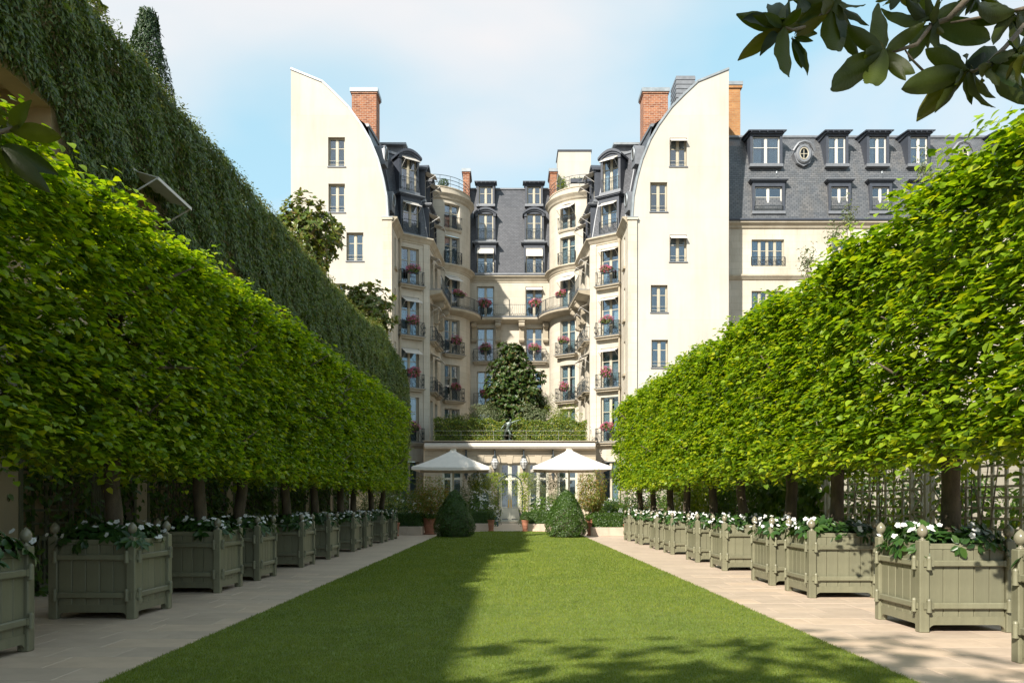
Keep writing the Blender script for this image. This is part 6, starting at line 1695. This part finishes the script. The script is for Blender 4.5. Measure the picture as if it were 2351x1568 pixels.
# ---- wall lanterns
def lantern(x, label):
    t = thing('wall_lantern', label, 'lantern', (x, 53.9, 0), 0, 'iron wall lanterns on the hotel front')
    mb = MB(); mb.box(-0.05, 0.05, -0.06, 0.0, 3.1, 5.05)
    mb.prism([(-0.05, 3.1), (0, 2.95), (0.05, 3.1)], -0.06, 0.0); mb.prism([(-0.16, 3.35), (0, 3.2), (0.16, 3.35), (0, 3.52)], -0.08, -0.01)
    mb.tube([(0, -0.05, 4.7), (0, -0.28, 4.98), (0, -0.5, 4.92), (0, -0.55, 4.66)], 0.028, 6)
    mb.tube([(0, -0.05, 3.55), (0, -0.3, 3.42), (0, -0.55, 3.62)], 0.028, 6)
    mb.build('bracket', 'iron', t)
    mb = MB(); n = 8; prof = [(0.10, 3.72), (0.28, 4.12), (0.27, 4.16), (0.13, 4.46)]
    mb.lathe(prof, n, 0, -0.55); mb.build('glass_body', 'lantern_glass', t)
    mb = MB()
    for k in range(n):
        a = 2 * math.pi * k / n; mb.tube([((r + 0.006) * math.cos(a), -0.55 + (r + 0.006) * math.sin(a), z) for r, z in prof], 0.014, 4)
    for r, z in ((0.10, 3.72), (0.285, 4.14), (0.20, 3.94), (0.13, 4.46), (0.205, 4.3)): mb.tube([((r + 0.006) * math.cos(2 * math.pi * k / n), -0.55 + (r + 0.006) * math.sin(2 * math.pi * k / n), z) for k in range(n)], 0.014, 4, closed=True)
    mb.lathe([(0.17, 4.46), (0.19, 4.5), (0.08, 4.6), (0.04, 4.72)], 10, 0, -0.55); mb.lathe([(0.03, 3.58), (0.07, 3.64), (0.11, 3.72)], 10, 0, -0.55)
    mb.build('cage', 'iron', t)
for x, l in ((-3.02, 'iron wall lantern half hidden behind the left parasol'), (-1.03, 'iron and glass wall lantern left of the hotel door'), (0.96, 'iron and glass wall lantern right of the hotel door'), (2.98, 'iron wall lantern half hidden behind the right parasol')): lantern(x, l)

# ---- terrace above the ground floor
def terrace_hedge(x0, x1, label):
    t = thing('terrace_hedge', label, 'hedge', ((x0 + x1) / 2, 54.6, 5.6), 0, 'hedge on the hotel terrace')
    n = int(1700 * (x1 - x0)); W = (x1 - x0) / 2
    ff = rng.random(n); x = rng.uniform(-W, W, n); top = 1.55 + 0.10 * np.sin(x * 2.1) + 0.08 * np.sin(x * 5.3)
    fr = ff < 0.65
    z = np.where(fr, rng.random(n) * top, top + rng.uniform(-0.15, 0.05, n)); y = np.where(fr, -0.5 + 0.08 * np.sin(x * 4 + z * 5) + rng.uniform(-0.05, 0.12, n), rng.uniform(-0.5, 0.6, n))
    d = np.where(fr[:, None], np.array([0, -0.8, 0.5]), np.array([0, -0.2, 1.0]))
    tag(ob('foliage', leafmesh('foliage', np.column_stack([x, y, z]), d + rv(n, 0.5), np.array([0, -0.4, -0.3]) + rv(n, 0.6), 0.10 * rng.uniform(0.6, 1.3, n), 'oval', 'laurel_leaf'), t), None, None, None, 'stuff')
    mb = MB(); mb.box(-W + 0.1, W - 0.1, -0.3, 0.5, 0, 1.3); mb.build('inner_branches', 'bark_lime', t)
terrace_hedge(-5.3, -0.42, 'variegated laurel hedge on the terrace left of the statue')
terrace_hedge(0.18, 5.35, 'variegated laurel hedge on the terrace right of the statue')
t = thing('magnolia_tree', 'glossy dark green magnolia standing on the terrace in the middle of the court', 'tree', (0.3, 56.6, 5.5))
parts = []
for (cx, cz, rx, rz_, nw) in ((0.0, 3.1, 2.15, 2.0, 760), (-0.15, 5.2, 1.6, 1.4, 420), (-0.1, 6.6, 1.05, 1.0, 210), (-0.6, 4.2, 1.75, 1.0, 260), (1.3, 5.0, 0.9, 0.6, 110), (0.1, 1.5, 1.7, 1.1, 300), (0.9, 3.9, 1.3, 1.0, 200)):
    p, d = blob(nw, (rx, min(rx, 1.4), rz_), 8, 0.5, 0.2); parts.append((p + np.array([cx, 0, cz]), d))
p = np.concatenate([a for a, b in parts]); d = np.concatenate([b for a, b in parts]); m = len(p); per = 8
ax = nrmz(d + UP * 0.7 + rv(m, 0.3)); P = np.repeat(p, per, 0); A = np.repeat(ax, per, 0); M = len(P); s_ = nrmz(np.cross(A, rv(M)))
tag(ob('crown', leafmesh('crown', P, A * 0.9 - s_ * 0.3 + rv(M, 0.15), s_ * 0.85 + A * rng.uniform(0.1, 0.9, (M, 1)), 0.26 * rng.uniform(0.7, 1.15, M), 'oval', 'magnolia_leaf'), t), None, None, None, 'stuff')
mb = MB(); limb(mb, [(0, 0, 0), (0.08, 0, 2), (-0.05, 0, 4), (0, 0, 7)], 0.13, 0.03, 8)
for k in range(12):
    a = rnd.uniform(0, 6.28); z = rnd.uniform(1.5, 6); limb(mb, [(0, 0, z), (math.cos(a) * 0.8, math.sin(a) * 0.6, z + 0.3), (math.cos(a) * 1.5, math.sin(a) * 1.1, z + 0.6)], 0.05, 0.01, 5)
mb.build('trunk', 'bark_grey', t, smooth=True)
shrub('olive_bush', 'round grey-green bush left of the terrace magnolia', -1.75, 55.9, 5.5, (1.15, 0.8, 1.0), 2200, 0.12, 'olive_leaf', 'lance', cz=2.1)
shrub('oleander', 'spiky blue-green shrub right of the terrace magnolia above the hedge', 1.65, 55.3, 5.5, (0.9, 0.6, 1.0), 1500, 0.17, 'olive_leaf', 'lance', cz=1.8)
shrub('mimosa_bush', 'thin dark airy shrub before the right balcony of the back wall', 2.5, 57.2, 5.5, (0.95, 0.7, 1.3), 1300, 0.11, 'olive_leaf', 'lance', cz=2.9, amp=0.4, depth=0.8)
shrub('yellow_bush', 'yellowish feathery shrub at the right end of the terrace', 3.7, 55.6, 5.5, (1.15, 0.6, 0.9), 1700, 0.11, 'vine_yellow', 'lance', cz=1.9, amp=0.4, depth=0.7)
shrub('bamboo_bush', 'dark feathery shrub at the left end of the terrace', -3.6, 55.4, 5.5, (1.3, 0.6, 0.6), 1700, 0.11, 'laurel_leaf', 'lance', cz=1.6)

# ---- bronze statue: a striding figure with one arm flung out
def statue():
    t = thing('statue', 'bronze statue of a lunging nude figure with one arm flung out', 'statue', (-0.16, 53.85, 5.64))
    J = {'pel': (0, 0, 0.80, .105, .085), 'ab': (0.05, -0.03, 0.96, .10, .08), 'chest': (0.11, -0.06, 1.16, .135, .10), 'neck': (0.16, -0.07, 1.33, .055, .055), 'head': (0.21, -0.09, 1.43, .075, .085), 'crown': (0.23, -0.10, 1.53, .05, .055),
         'shL': (0.27, -0.06, 1.26, .065, .065), 'elL': (0.50, -0.12, 1.36, .048, .048), 'wrL': (0.72, -0.20, 1.42, .036, .036), 'haL': (0.82, -0.23, 1.44, .034, .03),
         'shR': (-0.06, -0.02, 1.25, .065, .065), 'elR': (-0.26, 0.05, 1.08, .048, .048), 'wrR': (-0.40, 0.0, 0.90, .036, .036), 'haR': (-0.45, -0.03, 0.82, .036, .034),
         'hiL': (0.08, -0.02, 0.74, .09, .09), 'knL': (0.20, -0.26, 0.48, .065, .065), 'anL': (0.12, -0.16, 0.12, .042, .042), 'toL': (0.16, -0.34, 0.07, .04, .03),
         'hiR': (-0.09, 0.02, 0.74, .09, .09), 'knR': (-0.20, 0.12, 0.42, .062, .062), 'anR': (-0.34, 0.32, 0.12, .042, .042), 'toR': (-0.36, 0.18, 0.07, .038, .03)}
    E = [('pel', 'ab'), ('ab', 'chest'), ('chest', 'neck'), ('neck', 'head'), ('head', 'crown'), ('chest', 'shL'), ('shL', 'elL'), ('elL', 'wrL'), ('wrL', 'haL'), ('chest', 'shR'), ('shR', 'elR'), ('elR', 'wrR'), ('wrR', 'haR'),
         ('pel', 'hiL'), ('hiL', 'knL'), ('knL', 'anL'), ('anL', 'toL'), ('pel', 'hiR'), ('hiR', 'knR'), ('knR', 'anR'), ('anR', 'toR')]
    ks = list(J); me = bpy.data.meshes.new('body')
    me.from_pydata([J[k][:3] for k in ks], [(ks.index(a), ks.index(b)) for a, b in E], [])
    me.materials.append(MATS['bronze'])
    o = ob('body', me, t)
    o.modifiers.new('skin', 'SKIN')
    for i, k in enumerate(ks):
        sv = me.skin_vertices[0].data[i] if len(me.skin_vertices) else None
        if sv: sv.radius = (J[k][3] * 1.15, J[k][4] * 1.15); sv.use_root = (k == 'pel')
    sm = o.modifiers.new('sub', 'SUBSURF'); sm.levels = 2; sm.render_levels = 2
    o.modifiers['skin'].use_smooth_shade = True
    mb = MB(); mb.cbox(-0.5, 0.4, -0.42, 0.42, 0, 0.06, 0.01); mb.build('plinth', 'bronze', t)
    for nm, wr, dr in (('fingers', (0.82, -0.23, 1.44), (1, -0.3, 0.1)), ('fingers', (-0.45, -0.03, 0.82), (-0.35, -0.3, -1))):
        fb = MB(); dv_ = Vector(dr).normalized(); sd = dv_.cross(Vector((0, 1, 0.2))).normalized()
        for q in range(4): b = Vector(wr) + sd * (q - 1.5) * 0.018; fb.tube([b, b + dv_ * 0.05, b + dv_ * (0.085 - 0.008 * abs(q - 1.3)) + Vector((0, -0.015, -0.012))], [0.011, 0.010, 0.007], 6)
        b = Vector(wr) + sd * 0.035; fb.tube([b - dv_ * 0.02, b + sd * 0.03 + dv_ * 0.02, b + sd * 0.035 + dv_ * 0.05], [0.012, 0.011, 0.007], 6)
        fb.build(nm, 'bronze', t, smooth=True)
statue()

# ---- flower boxes on the balconies
def pink_meshes():
    out = []
    for v in range(3):
        p, d = blob(420, (0.50, 0.24, 0.28), 7, 0.5, 0.2); m = len(p)
        a = leafmesh('foliage', p, d + UP * 0.4 + rv(m, 0.5), d - UP * 0.3 + rv(m, 0.5), 0.10 * rng.uniform(0.6, 1.3, m), 'heart', 'geranium_leaf')
        p, d = blob(150, (0.56, 0.30, 0.34), 7, 0.25, 0.22); P = np.repeat(p, 6, 0) + rv(len(p) * 6, 0.022); Dn = np.repeat(d, 6, 0); m = len(P)
        b = leafmesh('blossoms', P, Dn + rv(m, 0.5), rv(m), 0.062 * rng.uniform(0.7, 1.3, m), 'diamond', ['pink_petal', 'red_petal'], (np.arange(m) // 6 % 5 == 0).astype(int) if v != 1 else (np.arange(m) // 6 % 2))
        out.append((a, b))
    return out
PKM = pink_meshes()
bx = MB(); bx.prism([(-0.40, 0.0), (0.40, 0.0), (0.44, 0.2), (-0.44, 0.2)], -0.11, 0.11); BOXM = bx.mesh('box', 'iron')
for i, (loc, yaw, fl, side, where) in enumerate(PINK):
    t = thing('flower_box', f'pink geraniums in a dark box, {ROWN[fl]}, {where}', 'flower box', (loc[0], loc[1], loc[2] - 0.1), yaw, 'geranium boxes on the balconies')
    ob('box', BOXM, t)
    a, b = PKM[(i * 7) % 3]; sx = (-1 if i % 2 else 1) * rnd.uniform(0.85, 1.15); sz = rnd.uniform(0.8, 1.2)
    tag(ob('foliage', a, t, (0, 0, 0.28), scale=(sx, 1, sz)), None, None, None, 'stuff'); tag(ob('blossoms', b, t, (0, -0.03, 0.32), scale=(sx, 1, sz)), None, None, None, 'stuff')
# plants on the tower tops
t = thing('roof_plant', 'round clipped bush on the left tower terrace', 'bush', (-5.35, 62.9, 26.58))
tag(ob('foliage', blob_leaves('foliage', 900, (0.42, 0.42, 0.42), 0.09, 'oval', 'box_leaf', amp=0.05), t, (0, 0, 0.55)), None, None, None, 'stuff')
mb = MB(); mb.box(-0.2, 0.2, -0.2, 0.2, 0, 0.3); mb.build('pot', 'lead', t)
t = thing('roof_plant', 'loose yellow-green shrub on the right tower terrace', 'bush', (4.3, 63.4, 26.58))
tag(ob('foliage', blob_leaves('foliage', 500, (0.45, 0.4, 0.6), 0.11, 'oval', 'vine_yellow', amp=0.35, depth=0.8), t, (0, 0, 0.7)), None, None, None, 'stuff')
mb = MB(); mb.box(-0.2, 0.2, -0.2, 0.2, 0, 0.25); mb.build('pot', 'lead', t)
t = thing('window_trough', 'long dark plant trough on the right tower rail', 'planter', (5.6, 62.35, 26.95))
mb = MB(); mb.cbox(-0.75, 0.75, -0.14, 0.14, 0, 0.32, 0.02); mb.build('box', 'lead', t)
tag(ob('foliage', blob_leaves('foliage', 300, (0.7, 0.15, 0.12), 0.08, 'oval', 'vine_leaf'), t, (0, 0, 0.34)), None, None, None, 'stuff')
# thin saplings against the neighbour
for i, (px, py, Y, h) in enumerate(((2118, 385, 40, 2.4), (1948, 500, 38, 2.2), (1915, 545, 36, 1.8), (1855, 600, 33, 1.6))):
    x = (px - 1170) / 1790 * Y; z = CAM_H + (1157 - py) / 1790 * Y
    shrub('olive_tree', ['slender olive shoots before the fourth upper dormer on the right', 'slender olive shoots before the second lower dormer on the right', 'low olive shoots at the gutter on the right', 'olive shoots beside the upper wall window on the right'][i], x, Y, 0, (0.34, 0.34, h * 0.42), 130, 0.16, 'olive_leaf', 'lance', cat='tree', cz=z, amp=0.4, depth=0.8, stems=3)
